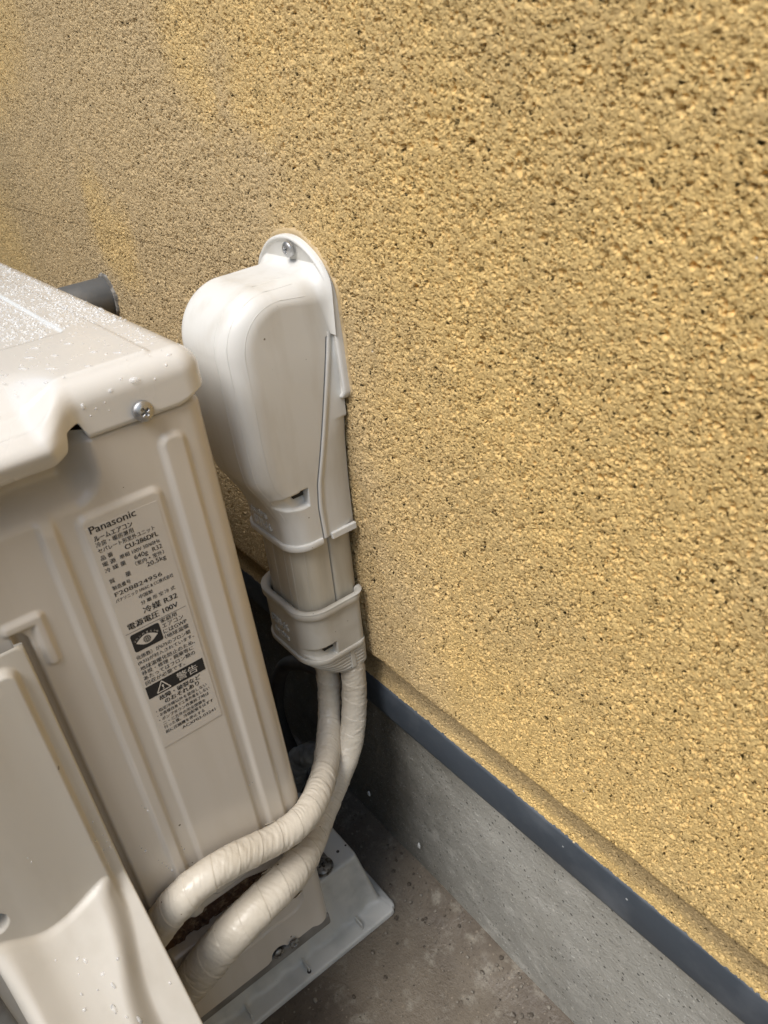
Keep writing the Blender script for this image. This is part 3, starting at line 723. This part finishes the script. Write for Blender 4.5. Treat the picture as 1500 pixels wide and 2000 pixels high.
# ------------------------------------------------------------------ pipe cover (ducting) on the wall
duct = empty('pipe_cover', (-.045, .1, .33))
tag(duct, 'ivory plastic pipe cover with rounded hood on the ochre wall above the taped pipes', 'pipe cover')
AX = -.0450; TILT = .062; Z0 = .560
def cx_at(z): return AX-TILT*(Z0-z) if z < Z0 else AX
def usec(cx, yf, yb_, hw, r, z, n=14, ns=40, zfun=None, rb=0):
    """U section: right side (at +X) from wall to front, round, front, round, left side. returns (N,3)"""
    pts = []
    if rb:
        for a in np.linspace(0, 90, 8)[:-1]: a = math.radians(a); pts.append((cx+hw-rb+rb*math.sin(a), yb_-rb+rb*math.cos(a)))
    ye = yb_-rb
    for t in np.linspace(0, 1, ns): pts.append((cx+hw, ye+(yf+r-ye)*t))
    for a in np.linspace(0, 90, n)[1:]: a = math.radians(a); pts.append((cx+hw-r+r*math.cos(a), yf+r-r*math.sin(a)))
    for t in np.linspace(0, 1, 34)[1:]: pts.append((cx+hw-r-(2*hw-2*r)*t, yf))
    for a in np.linspace(0, 90, n)[1:]: a = math.radians(a); pts.append((cx-hw+r-r*math.sin(a), yf+r-r*math.cos(a)))
    for t in np.linspace(0, 1, ns)[1:]: pts.append((cx-hw, yf+r+(ye-yf-r)*t))
    if rb:
        for a in np.linspace(90, 0, 8)[1:]: a = math.radians(a); pts.append((cx-hw+rb-rb*math.sin(a), yb_-rb+rb*math.cos(a)))
    p = np.array(pts); return np.column_stack([p, np.full(len(p), z)])
# hood: key sections  z, front y, half width, radius, seam y
HK = [(.4360, .0463, .0337, .0155), (.4410, .0463, .0337, .0155), (.4560, .0450, .0337, .016), (.4680, .0410, .0338, .0165), (.4800, .0350, .0342, .0165), (.4930, .0290, .0350, .0165), (.5100, .0268, .0357, .0165), (.5300, .0260, .0360, .0165), (.5520, .0260, .0360, .0165)]
def seam(z): return float(np.interp(z, [.43, .462, .48, .575], [.0700, .0690, .0705, .0900]))
zz = catmull([list(h) for h in HK], 110)
front_secs = []
for (z, yf, hw, r) in zz: front_secs.append(usec(cx_at(z), yf, seam(z), hw, r, z))
# top: fan about the pivot near the wall
yf, hw, r = zz[-1, 1], zz[-1, 2], zz[-1, 3]; zt0 = .552
TOP = .6095; RC = .034; pv = np.array([.0955, .552])
pth = [(.0260, .552)]
pth += [(.0260+RC*(1-math.cos(a)), TOP-RC+RC*math.sin(a)) for a in np.linspace(0, math.pi/2*.93, 26)]
e_ = pth[-1]
for t in np.linspace(0, 1, 30)[1:]: pth.append((e_[0]+(.0850-e_[0])*t, e_[1]+(TOP+.0005-e_[1])*sstep(0, 1, t)))
for a in np.linspace(0, math.pi/2, 10)[1:]: pth.append((.0850+.0115*math.sin(a), TOP+.0005+.0070*(1-math.cos(a))))
tops = []
pth = np.array(pth); s0 = seam(.552)
for i in range(1, len(pth)):
    f_ = pth[i]; 
    # pivot slides so that the side wall meets the wall plate
    fl = max(0, (f_[0]-.085)/.0115); hwf = hw+.006*fl**2
    pz_ = .552+.023*float(sstep(.55, .60, f_[1])); piv = np.array([max(seam(pz_), min(.0935, s0+(f_[0]-.026)*.9)), pz_])
    dirv = f_-piv; L_ = np.linalg.norm(dirv); dirv = dirv/L_; rr2 = min(r+.0*fl, L_*.9)
    sec = usec(cx_at(.56), 0, L_, hwf, rr2, 0)
    d_ = sec[:, 1]; yy = f_[0]-dirv[0]*d_; zq = f_[1]-dirv[1]*d_
    tops.append(np.column_stack([sec[:, 0], yy, zq]))
SH = np.array(front_secs+tops)                         # (nsec, npts, 3)
def scoop(A, zc, yc, hz, wy, depth, xmin):
    """finger slot: pushed in along -X, sharp at top and at the wall side, running out softly towards the corner"""
    x, y, z = A[..., 0], A[..., 1], A[..., 2]
    u = (y-(yc-wy))/(2*wy)
    zlow = zc-hz+.0020*(1-np.clip(u*1.3, 0, 1))+.0035*(1-np.clip(u*3.0, 0, 1)); zup = zc+hz*(.65+.35*np.clip(u, 0, 1))
    m_ = sstep(-.0006, .0006, z-zlow)*sstep(-.0005, .0004, zup-z)*sstep(0, .30, u)*(1-sstep(.985, 1.0, u))*(x > xmin)
    dep = depth*(.35+.65*sstep(.3, .95, u))*(.55+.45*sstep(zc-hz, zc+hz*.4, z))
    A[..., 0] = x-m_*dep; A[..., 1] = y+m_*dep*.25*(1-u)
scoop(SH, .4735, .0510, .0062, .0125, .0105, -.045)
child(grid_mesh('hood', SH.transpose(1, 0, 2), IVORY, flip=False), duct)
# fine moulding lines on the hood
def bead(name, pts, r, m, par, n=90):
    o = tube(name, pts, r, m, None, n=n, m=8); child(o, par); return o
def on_hood(z, t):  # t: index fraction across section
    i = int(np.argmin(np.abs(zz[:, 0]-z))); return SH[i][int(t)]
for k_, idx in enumerate((42, 47, 52)):
    pts = [tuple(SH[i][idx]+np.array([.0000, .0000, 0])) for i in range(30, SH.shape[0]-14, 5)]
    bead('moulding_line', pts, .00016, IVORY, duct, 200)
# base half between seam and wall (right and left), slightly inset
def half(sgn, nm):
    S = []
    for z in np.linspace(.4365, .577, 120):
        cx = cx_at(z); hwz = float(np.interp(z, zz[:, 0], zz[:, 2])); sy = seam(z)+.0009
        pass
        lipw = .0032
        row = [(cx+sgn*(hwz-.006), sy), (cx+sgn*(hwz-.0004), sy+.0001), (cx+sgn*(hwz+.0001), sy+.0004), (cx+sgn*(hwz+.0003), sy+lipw), (cx+sgn*(hwz-.0005), sy+lipw+.0004)]
        bul = .0015*sstep(.50, .52, z)
        for t in np.linspace(0, 1, 10)[1:]:
            yq = sy+lipw+.0006+(.0975-sy-lipw-.0006)*t
            row.append((cx+sgn*(hwz-.0004-.0035*t**3*(1 if z < .52 else .2)+bul*t), yq))
        S.append([(a, min(b, .0978), z) for a, b in row])
    A = np.array(S)
    return child(grid_mesh(nm, A.transpose(1, 0, 2), IVORY if True else None, flip=(sgn > 0)), duct)
half(1, 'back_half'); half(-1, 'back_half')
# coupler rim (two pieces with the seam between them)
def band(name, z0, z1, yf, hw, r, thick, ystart, m, par, side=0, cxoff=0, zfun=None, rbk=False):
    prof_ = [(0, 0), (thick*.75, .0), (thick, .12), (thick, .88), (thick*.75, 1), (0, 1.0)]
    secs_ = []
    for d, t in prof_:
        z = z0+(z1-z0)*t
        s = usec(cx_at((z0+z1)/2)+cxoff, yf-d, ystart, hw+d, r+d, z, ns=20, rb=(.007+d if rbk else 0)); s[:, 2] = z
        if zfun is not None: s[:, 2] += zfun(s[:, 1])
        secs_.append(s)
    A = np.array(secs_).transpose(1, 0, 2)
    return child(grid_mesh(name, A, m, flip=False), par)
band('rim', .4335, .4385, .0463, .0337, .0155, .0018, seam(.436)-.001, IVORY, duct)
def side_band(name, z0, z1, hw, thick, y0, y1, m, par, cx):
    for sgn in (1, -1):
        o = bev_box(name, (cx+sgn*(hw+thick/2-.0006), (y0+y1)/2, (z0+z1)/2), (thick+.0012, y1-y0, z1-z0), m, bevel=.0006); child(o, par)
side_band('rim', .4335, .4385, .0337, .0016, seam(.436)+.0065, .0965, IVORY, duct, cx_at(.436))
# straight duct: front half and back half with the groove between
zs_ = np.linspace(.335, .4365, 50)
S1 = np.array([usec(cx_at(z), .0500, .0745, .0298, .0150, z, ns=16) for z in zs_])
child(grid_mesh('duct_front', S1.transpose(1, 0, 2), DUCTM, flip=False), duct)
for sgn in (1, -1):
    S = []
    for z in zs_:
        cx = cx_at(z); S.append([(cx+sgn*a, b, z) for a, b in ((.0265, .0745), (.0268, .0750), (.0288, .0757), (.0296, .0772), (.0298, .0800), (.0298, .0850), (.0290, .0905), (.0262, .0950), (.021, .0980))])
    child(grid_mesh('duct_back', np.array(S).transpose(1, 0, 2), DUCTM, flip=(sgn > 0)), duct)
for idx in (20, 26, 33, 50):
    pts = [tuple(S1[i][idx]) for i in range(0, 50, 7)]
    bead('moulding_line', pts, .00016, IVORY2, duct, 20)
# end cap
def capz(y): return .0
CF, CH, CR = .0445, .0355, .0185
def cap_top(y): return .0
zc0, zc1 = .3320, .3790
zs_ = np.concatenate([np.linspace(zc1, zc0, 90)])
SCp = np.array([usec(cx_at(z)+.0005, CF, .0940, CH, CR, z, ns=44, rb=.007) for z in zs_])
scoop(SCp, .3402, .0550, .0058, .0120, .0100, -.045)
child(bev_box('slot_shade', (-.0270, .0612, .3430), (.0030, .0080, .0042), DARK, bevel=.0003), duct)  # dark block paints the unlit depth of the finger slot
child(bev_box('slot_shade', (-.0222, .0583, .4762), (.0030, .0080, .0044), DARK, bevel=.0003), duct)
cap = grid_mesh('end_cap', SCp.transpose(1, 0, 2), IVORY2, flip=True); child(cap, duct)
# rims of the end cap
band('end_cap_rim', .3740, .3802, CF, CH, CR, .0022, .0945, IVORY2, duct, cxoff=.0005, rbk=True)
A_ = []
for d, z in ((.0022, .3802), (.0012, .3809), (-.0010, .3809), (-.0030, .3797), (-.0040, .3740)):
    A_.append(usec(cx_at(.382)+.0005, CF-d, .0945+d, CH+d, CR+d*.8, z, ns=20, rb=.007+d))
child(grid_mesh('end_cap_lip', np.array(A_).transpose(1, 0, 2), IVORY2, flip=False), duct)
band('end_cap_rim', .3305, .3347, CF, CH, CR, .0016, .0945, IVORY2, duct, cxoff=.0005, rbk=True)
# ribbed skirt that closes in below the cap
sk = []
for t in np.linspace(0, 1, 40):
    z = .3310-.0195*t; rib = .0006*(1 if int(t*6*2) % 2 == 0 else 0)
    yf2 = CF+.0175*t**1.25; hw2 = CH-.0002-.0035*t
    s = usec(cx_at(z)+.0005+.0030*t, yf2-rib, .0945, hw2+rib, CR-.002*t, z, ns=20, rb=.007)
    sk.append(s)
sk.append(usec(cx_at(.312)+.0035, yf2+.002, .0925, hw2-.002, CR-.003, .3120, ns=20, rb=.006)); sk.append(usec(cx_at(.312)+.0035, yf2+.0025, .092, hw2-.0025, CR-.003, .3220, ns=20, rb=.006))
child(grid_mesh('ribbed_skirt', np.array(sk).transpose(1, 0, 2), IVORY2, flip=True), duct)
tb = bev_box('flat_tab', (cx_at(.323)+CH-.0005, .0790, .3235), (.0035, .0040, .021), IVORY2, bevel=.0006); child(tb, duct)
# underside of the cap, dark inside
child(bev_box('inner_sleeve', (cx_at(.35), .077, .352), (.054, .036, .03), DARK, bevel=.002), duct)

# wall plate: beaded stadium on the wall and its sealant
def stadium(cx, hw, ztop, zbot, rb, off=0, n=40):
    pts = []
    hw += off; ztop += off; zbot -= off
    for a in np.linspace(0, 180, n): a = math.radians(a); pts.append((cx+hw*math.cos(a), ztop-hw*.86+hw*.86*math.sin(a)))
    for a in np.linspace(180, 270, 10): a = math.radians(a); pts.append((cx-hw+rb+rb*math.cos(a), zbot+rb+rb*math.sin(a)))
    for a in np.linspace(270, 360, 10): a = math.radians(a); pts.append((cx+hw-rb+rb*math.cos(a), zbot+rb+rb*math.sin(a)))
    out = []
    P_ = np.array(pts)
    for i in range(len(P_)):
        a, b = P_[i], P_[(i+1) % len(P_)]; L_ = np.linalg.norm(b-a); k_ = max(1, int(L_/.003))
        for j in range(k_): out.append(a+(b-a)*j/k_)
    return np.array(out)
PCX, PHW, PTOP, PBOT = -.0455, .0415, .6275, .5330
base_st = stadium(PCX, PHW, PTOP, PBOT, .006); cen = np.array([PCX, .58])
def ring(off, y):
    y = y+.0020
    nrm = base_st-cen; nrm = nrm/np.linalg.norm(nrm, axis=1)[:, None]
    q = base_st+nrm*off; return np.column_stack([q[:, 0], np.full(len(q), y), q[:, 1]])
rs = [ring(-.030, .0935), ring(-.0035, .0935), ring(-.0028, .0930), ring(-.0020, .0922), ring(-.0008, .0920), ring(0, .0928), ring(.0002, .0945), ring(.0002, .1010)]
pl_ = grid_mesh('wall_plate', np.array(rs).transpose(1, 0, 2), IVORY, wrap_u=True, flip=True)
bm = bmesh.new(); bm.from_mesh(pl_.data); bm.verts.ensure_lookup_table()
bm.faces.new([bm.verts[i*len(rs)] for i in range(len(base_st))]); bmesh.ops.recalc_face_normals(bm, faces=bm.faces[:]); bm.to_mesh(pl_.data); bm.free()
child(pl_, duct)
wob = .0016*(vnoise(np.arange(len(base_st))*.31, np.zeros(len(base_st)), 11)-.3)
def ringw(off, y):
    q = ring(off, y); nrm = base_st-cen; nrm = nrm/np.linalg.norm(nrm, axis=1)[:, None]; q[:, 0] += nrm[:, 0]*wob; q[:, 2] += nrm[:, 1]*wob
    up_ = 1+.6*sstep(.60, .625, base_st[:, 1]); q[:, 0] += nrm[:, 0]*off*(up_-1); q[:, 2] += nrm[:, 1]*off*(up_-1); return q
rs = [ring(-.001, .0970), ringw(.0003, .0962), ringw(.0010, .0963), ringw(.0017, .0975), ringw(.0022, .0995), ringw(.0026, .1030)]
child(grid_mesh('sealant', np.array(rs).transpose(1, 0, 2), CAULK, wrap_u=True, flip=True), duct)
screw('plate_screw', (-.0395, .0915, .6205), .0046, (.05, -1, 0), duct, STEEL, rot=.4)

# raised lettering on the outer faces (faces -Y): text runs along +X
def relief(body, x0, x1, z0, hgt, y, tz=0):
    co, f = text_mesh(body, .0)
    w0, w1 = co[:, 0].min(), co[:, 0].max(); sx_ = (x1-x0)/(w1-w0); sy_ = hgt/.72
    n = len(co); X_ = x0+(co[:, 0]-w0)*sx_; Z_ = z0+co[:, 1]*sy_
    V = [(a, y-.0011, b) for a, b in zip(X_, Z_)]+[(a, y+.0004, b) for a, b in zip(X_, Z_)]
    from collections import Counter
    ec = Counter(tuple(sorted((t[i], t[(i+1) % len(t)]))) for t in f for i in range(len(t)))
    F = [tuple(t) for t in f]
    for t in f:
        for i in range(len(t)):
            a, b = t[i], t[(i+1) % len(t)]
            if ec[tuple(sorted((a, b)))] == 1: F.append((a, a+n, b+n, b))
    return V, F
def relief_obj(rows, m):
    V, F = [], []
    for r_ in rows:
        v, f = relief(*r_); n = len(V); V += v; F += [tuple(i+n for i in t) for t in f]
    return mesh_from('raised_lettering', V, F, m, smooth=False)
def cxs(z): return cx_at(z)
child(relief_obj([('inaba', -.0660, -.0460, .4530, .0052, .0449), ('SW-66', -.0675, -.0445, .4425, .0068, .0460)], IVORY), duct)
child(relief_obj([('SEN-66', -.0735, -.0500, .3525, .0068, .0444), ('inaba', -.0715, -.0520, .3430, .0054, .0444)], IVORY2), duct)

# ------------------------------------------------------------------ taped pipes
def wrap(seed, pitch=.017, amp=.42):
    def f(s, a, r):
        ph = s/pitch+a/(2*np.pi)                      # helical wrap
        fr = ph-np.floor(ph)
        step = .0009*(1-fr)**3
        q = s*420+np.sin(a*1)*1.6+seed
        tight = .0005*(vnoise(s*330+np.sin(a+seed)*2.2+0*a, a*1.4+seed, seed)-.5)*2
        tight2 = .00035*(vnoise(s*800+np.sin(a*2+seed)*2.0, a*1.1+seed, seed+3)-.5)*2
        loose = .0007*(vnoise(s*70+0*a, a*1.2+0*s, seed+5)-.5)*2
        msk = .5+.9*vnoise(s*45+0*a, a*.9+0*s, seed+9)
        return amp*(step+(tight+tight2)*msk+loose)
    return f
p1 = [(-.0590, .0740, .335), (-.0607, .0740, .2797), (-.0512, .0630, .2505), (-.0307, .0450, .2388), (-.0060, .0235, .2430), (.0130, -.0029, .2449), (.0160, -.0298, .2467), (.0175, -.0575, .2570), (.0175, -.0841, .2594), (.0140, -.1056, .2490), (.0080, -.1170, .2340), (.0000, -.131, .214)]
r1 = [.0092, .0092, .0094, .0100, .0104, .0106, .0106, .0107, .0112, .0117, .0117, .0117]
p2 = [(-.0345, .0830, .345), (-.0337, .0830, .2954), (-.0342, .0760, .2540), (-.0280, .0630, .2302), (-.0215, .0385, .2110), (-.0100, .0115, .1965), (.0150, -.0184, .2050), (.0220, -.0507, .2064), (.0220, -.0798, .1980), (.0140, -.1040, .1744), (.0060, -.1183, .1543), (-.002, -.130, .138)]
r2 = [.0095, .0096, .0100, .0103, .0110, .0118, .0128, .0135, .0141, .0141, .0135, .0133]
for nm, pp, rr3, sd_, lb in (('taped_pipe', p1, r1, 3, 'upper of two pipes wrapped in ivory tape, arching in front of the unit side'), ('taped_pipe', p2, r2, 17, 'lower of two pipes wrapped in ivory tape, passing behind the other near the cabinet corner')):
    pp_ = smooth1d(catmull(pp, 120), 30); ra = smooth1d(np.interp(np.linspace(0, 1, 120), np.linspace(0, 1, len(rr3)), rr3), 10)
    o = tube('wrapping', pp_[::4].tolist(), ra[::4].tolist(), TAPE, None, n=700, m=120, disp=wrap(sd_))
    e = empty(nm, pp[-1]); child(o, e); tag(e, lb, 'pipe', 'taped refrigerant pipes')
    # loose tape end
    i = 62 if sd_ == 3 else 70
    c_ = pp_[i]; 
    V = []; 
    tdir = pp_[i+1]-pp_[i-1]; tdir /= np.linalg.norm(tdir); u = np.cross(tdir, [0, 0, 1]); u /= np.linalg.norm(u); w = np.cross(u, tdir)
    rad = ra[i]+.0006; rows = []
    for a in np.linspace(-2.4, 1.0, 60):
        lift = .0010*(1+.6*math.sin(a*3))*(1 if a < .8 else 2.2)
        row = [c_+tdir*(q+.006*a/2)+(u*math.cos(a)+w*math.sin(a))*(rad+.0004+lift*k_) for q, k_ in ((0, 0), (.004, .15), (.0075, .5))]
        rows.append(row)
    tl = grid_mesh('tape_edge', np.array(rows), TAPE); child(tl, e)

# ------------------------------------------------------------------ grey pipe through the wall, hose and elbow behind the unit
gp = empty('drain_pipe', (-.416, .1, .535)); tag(gp, 'short dark grey plastic pipe coming out of the wall behind the outdoor unit', 'pipe')
a = np.linspace(0, 2*np.pi, 64, endpoint=False)
def ringp(y, r, cx=-.416, cz=.535): return np.column_stack([cx+r*np.cos(a), np.full(64, y), cz+r*np.sin(a)])
rs = [ringp(.113, .0183), ringp(.105, .0183), ringp(.0, .0183), ringp(-.001, .0175), ringp(-.001, .0150), ringp(.03, .0150)]
child(grid_mesh('pipe_body', np.array(rs).transpose(1, 0, 2), GREYPIPE, wrap_u=True, flip=True), gp)
wv = .0015*(vnoise(np.arange(64)*.6, np.zeros(64), 2))
rs = []
for r_, y_ in ((.0178, .0970), (.0192, .0965), (.0202, .0975), (.0212, .102)):
    q = ringp(y_, 1); rad = r_+wv*(1 if r_ > .019 else 0); q[:, 0] = -.416+rad*np.cos(a); q[:, 2] = .535+rad*np.sin(a); rs.append(q)
child(grid_mesh('mortar_ring', np.array(rs).transpose(1, 0, 2), mat('crumbling_mortar', (.30, .28, .25), .9, var=(150, 4, (.12, .11, .095), .45, .6), bump=(400, .0006)), wrap_u=True, flip=True), gp)

hs = tube('loose_hose', [(-.10, .095, .245), (-.149, .095, .226), (-.199, .095, .187), (-.236, .095, .116), (-.239, .095, .069), (-.215, .092, .040), (-.18, .08, .022), (-.14, .06, .012)], .0075, HOSE, n=120, m=20)
tag(hs, 'black hose looping down in the shadow between the unit and the wall', 'hose')
el = tube('taped_elbow', [(-.16, .112, .088), (-.168, .098, .086), (-.185, .088, .074), (-.196, .080, .052), (-.198, .074, .026), (-.197, .072, .006)], [.012, .012, .0125, .0135, .014, .015], OLDTAPE, n=120, m=32, disp=wrap(5, .02, 1.2))
tag(el, 'grimy taped pipe elbow rising from the concrete behind the outdoor unit', 'pipe elbow')

# small white flakes stuck to the footing
def flake(c, w, h, ang, lb):
    bm = bmesh.new(); bmesh.ops.create_icosphere(bm, subdivisions=2, radius=1)
    for v in bm.verts:
        k_ = 1+.35*(vnoise(np.array(v.co.x*3.1), np.array(v.co.z*2.7), 4)-.5); v.co = Vector((v.co.x*w*k_*(1-.5*v.co.z), v.co.y*.0010, v.co.z*h*k_))
    me = bpy.data.meshes.new('flake'); bm.to_mesh(me); bm.free(); me.transform(Matrix.Translation(c) @ Matrix.Rotation(ang, 4, 'Y'))
    for p in me.polygons: p.use_smooth = True
    tag(link('plaster_flake', me, FLAKE), lb, 'flake', 'flakes on the footing')
flake((-.1096, .1178, .0584), .0024, .0044, .3, 'white flake on the dark footing, nearer the taped pipes')
flake((-.0295, .1178, .0551), .0018, .0050, .15, 'slim white flake on the footing, farther from the taped pipes')

# grit and bits on the concrete
V = []; F = []
bm = bmesh.new(); bmesh.ops.create_icosphere(bm, subdivisions=1, radius=1); gv = np.array([v.co[:] for v in bm.verts]); gf = [tuple(v.index for v in f.verts) for f in bm.faces]; bm.free()
for _ in range(1500):
    x = random.uniform(-.6, .45)
    y = .118-abs(random.gauss(0, .03)) if random.random() < .35 else random.uniform(-.35, .115)
    if -.16 < x < -.018 and y < .085: continue
    r_ = random.choice((.0005, .0007, .0009, .0012, .0018)); q = gv*(1+.35*(rng.random((len(gv), 1))-.5))*r_*np.array([random.uniform(.7, 1.5), random.uniform(.7, 1.4), .6])
    n = len(V); V += (q+[x, y, .0022+.011*float(sstep(.085, .128, y))]).tolist(); F += [tuple(i+n for i in t) for t in gf]
gt = mesh_from('grit', V, F, mat('mixed_grit', (.21, .185, .15), .8, var=(90, 2, (.07, .055, .04), .45, .55)), smooth=False); gt['kind'] = 'stuff'; gt['label'] = 'fine grit scattered over the stained concrete ground'; gt['category'] = 'grit'

# ------------------------------------------------------------------ raindrops
def drops(name, items, sub=2):
    V = []; F = []
    bm = bmesh.new(); bmesh.ops.create_icosphere(bm, subdivisions=sub, radius=1); bv_ = np.array([v.co[:] for v in bm.verts]); bf_ = [tuple(v.index for v in f.verts) for f in bm.faces]; bm.free()
    for c, n_, t_, sx_, sy_, sz_ in items:
        n_ = np.array(n_, float); n_ /= np.linalg.norm(n_); t_ = np.array(t_, float); t_ = t_-n_*(t_@n_); t_ /= np.linalg.norm(t_); b_ = np.cross(n_, t_)
        q = bv_.copy(); q[:, 2] = np.where(q[:, 2] < -.25, -.25, q[:, 2])
        ph = random.random()*6; q[:, :2] *= (1+.16*np.sin(2*np.arctan2(q[:, 1], q[:, 0])+ph)+.08*np.sin(3*np.arctan2(q[:, 1], q[:, 0])+ph*2))[:, None]
        P_ = np.array(c)+q[:, :1]*t_*sx_+q[:, 1:2]*b_*sy_+q[:, 2:3]*n_*sz_
        k_ = len(V); V += P_.tolist(); F += [tuple(i+k_ for i in f) for f in bf_]
    return mesh_from(name, V, F, WATER)
def lid_z(x, y):
    z = TOPZ
    z += float(emb(sdf_rr(x, y, LX0+.03, -.0075, LY0+.03, -.0155, .004), .0016, .0030))
    z -= float(emb(sdf_rr(x, y, LX0+.06, -.088, LY0+.06, -.034, .003), .0014, .0024))
    z -= float(.014*(1-sstep(-.086, -.062, y))*sstep(-.035, .018, x))
    return z
it = []
def edge(y): return -.075-.05*float(vnoise(np.array(y*60), np.array(1.3), 3))+.09*min(0, y+.03)*0
for _ in range(8000):
    x = -.07-abs(random.gauss(0, .16)); y = random.uniform(-.20, .0)
    if x < -.50 or x > edge(y)+.02*random.random(): continue
    s = random.choice((.00045, .0006, .0008, .0010, .0013))
    it.append(((x, y, lid_z(x, y)), (0, 0, 1), (1, random.random()*2-1, 0), s*random.uniform(.9, 1.5), s, s*.55))
for _ in range(150):
    x = random.uniform(-.10, -.004); y = random.uniform(-.11, -.006); s = random.choice((.0003, .0004, .0005, .0006, .0008))
    it.append(((x, y, lid_z(x, y)), (0, 0, 1), (1, .6, 0), s*random.uniform(1, 1.6), s, s*.5))
for _ in range(330):                                       # beads along the back edge
    x = random.uniform(-.40, -.03); y = random.gauss(-.004, .004); s = random.choice((.0005, .0008, .0011))
    if y > -.002: continue
    it.append(((x, y, TOPZ-.0003), (0, .2, 1), (1, 0, 0), s*1.3, s, s*.7))
for x, y, a, b in ((-.060, -.040, .0034, .0012), (-.046, -.052, .0030, .0010), (-.032, -.036, .0026, .0012), (-.026, -.060, .0050, .0012), (-.018, -.028, .0040, .0010), (-.040, -.070, .0042, .0010), (-.012, -.046, .0028, .0012), (-.055, -.062, .0048, .0013), (-.03, -.012, .0040, .0008), (-.07, -.055, .0035, .0011)):
    it.append(((x, y, lid_z(x, y)), (0, 0, 1), (.8, .5, 0), a, b, .0006))
for y, z, s, e in ((-.016, .6015, .0011, 1.3), (-.030, .5935, .0034, .5), (-.043, .5925, .0013, 1), (-.020, .591, .0008, 1), (-.058, .5895, .0012, 1.5), (-.0475, .588, .0006, 1), (-.0525, .5865, .0007, 1), (-.0465, .5835, .0006, 1), (-.012, .5955, .0009, 1), (-.008, .599, .0016, .5), (-.036, .596, .0008, 1), (-.056, .584, .0006, 1)):
    z -= .0045
    xx = LX1-(FR*(1-math.sqrt(max(0, 1-((z-(TOPZ-FR))/FR)**2))) if z > TOPZ-FR else 0)
    nz = min(.98, max(0, (z-(TOPZ-FR))/FR)); it.append(((xx, y, z), (math.sqrt(1-nz*nz), 0, nz), (0, 0, 1), s*e, s, s*.55))
for y, z, s in ((-.0985, .3235, .0009), (-.1000, .3270, .0004), (-.1010, .3300, .0003), (-.1090, .2930, .0010), (-.1105, .2975, .0005), (-.111, .3, .0004), (-.0985, .2630, .0011), (-.1000, .2665, .0006), (-.1010, .2700, .0006), (-.1025, .2745, .0006), (-.104, .2790, .0004), (-.0870, .2740, .0007), (-.0880, .2775, .0004), (-.0885, .280, .0003), (-.0320, .2920, .0006), (-.0300, .2925, .0004)):
    it.append(((.0003, y, z), (1, 0, 0), (0, 0, 1), s*1.25, s, s*.6))
ci = lambda y, z: float(H[int(np.clip(round((y-ys[0])/.0006), 0, H.shape[0]-1)), int(np.clip(round((z-zs2[0])/.0009), 0, H.shape[1]-1))])+.0006
zs2 = np.arange(.085, .4828, .0009); ys = np.arange(-.2052, -.1243, .0006)
for y, z, s, e in ((-.165, .2650, .0011, 1.4), (-.160, .2500, .0012, 1.0), (-.158, .2400, .0010, 1.7), (-.163, .2250, .0013, 1.9), (-.154, .2050, .0013, 1.6), (-.150, .2560, .0008, 1), (-.171, .2600, .0006, 1), (-.174, .2480, .0007, 1.2), (-.176, .2380, .0010, 1), (-.168, .2700, .0012, .6), (-.158, .1800, .0014, 1), (-.164, .17, .001, 1.2), (-.178, .28, .0006, 1), (-.131, .247, .0008, 1.6), (-.159, .2150, .0007, 1.4), (-.166, .243, .0006, 1),
                   (-.1275, .330, .0006, 1), (-.1272, .324, .0008, 1), (-.1278, .336, .0005, 1), (-.1300, .35, .0006, 1), (-.1330, .338, .0007, 1), (-.1310, .325, .0006, 1), (-.1325, .315, .0007, 1), (-.166, .355, .0007, 1), (-.1665, .359, .0004, 1)):
    if z < .30 and y < -.14: z = .302-(.30-z)*.55; s *= 1.15
    it.append(((ci(y, z), y, z), (1, 0, .9 if z < .3 else 0), (0, -.15, 1), s*e*1.2, s, s*.6))
wd = drops('raindrops', it, 1)
wd['kind'] = 'stuff'; wd['label'] = 'raindrops beaded on the unit lid, side and valve cover'; wd['category'] = 'water drops'

# ------------------------------------------------------------------ unseen wall and house, added to block and shape the light
nb = empty('light_block_wall', (0, -1.5, 0)); tag(nb, 'plain rendered wall behind the viewer, added unseen to hold back low sky light', 'wall')
child(bev_box('blocker_face', (1.9, -1.55, .8), (5.3, .1, 1.6), BLOCKER, bevel=0), nb)
child(bev_box('blocker_coping', (1.9, -1.55, 1.63), (5.3, .16, .06), BLOCKER, bevel=.004), nb)
nh = empty('shade_block_house', (-4, -1.5, 0)); tag(nh, 'tall rendered block out of view, added to shade the far end of the passage', 'house')
child(bev_box('blocker_face', (-4.25, -2.6, 2.2), (7, 2.2, 4.4), BLOCKER, bevel=0), nh)
child(bev_box('blocker_eaves', (-4.25, -2.6, 4.45), (7.4, 2.6, .12), BLOCKER, bevel=.01), nh)
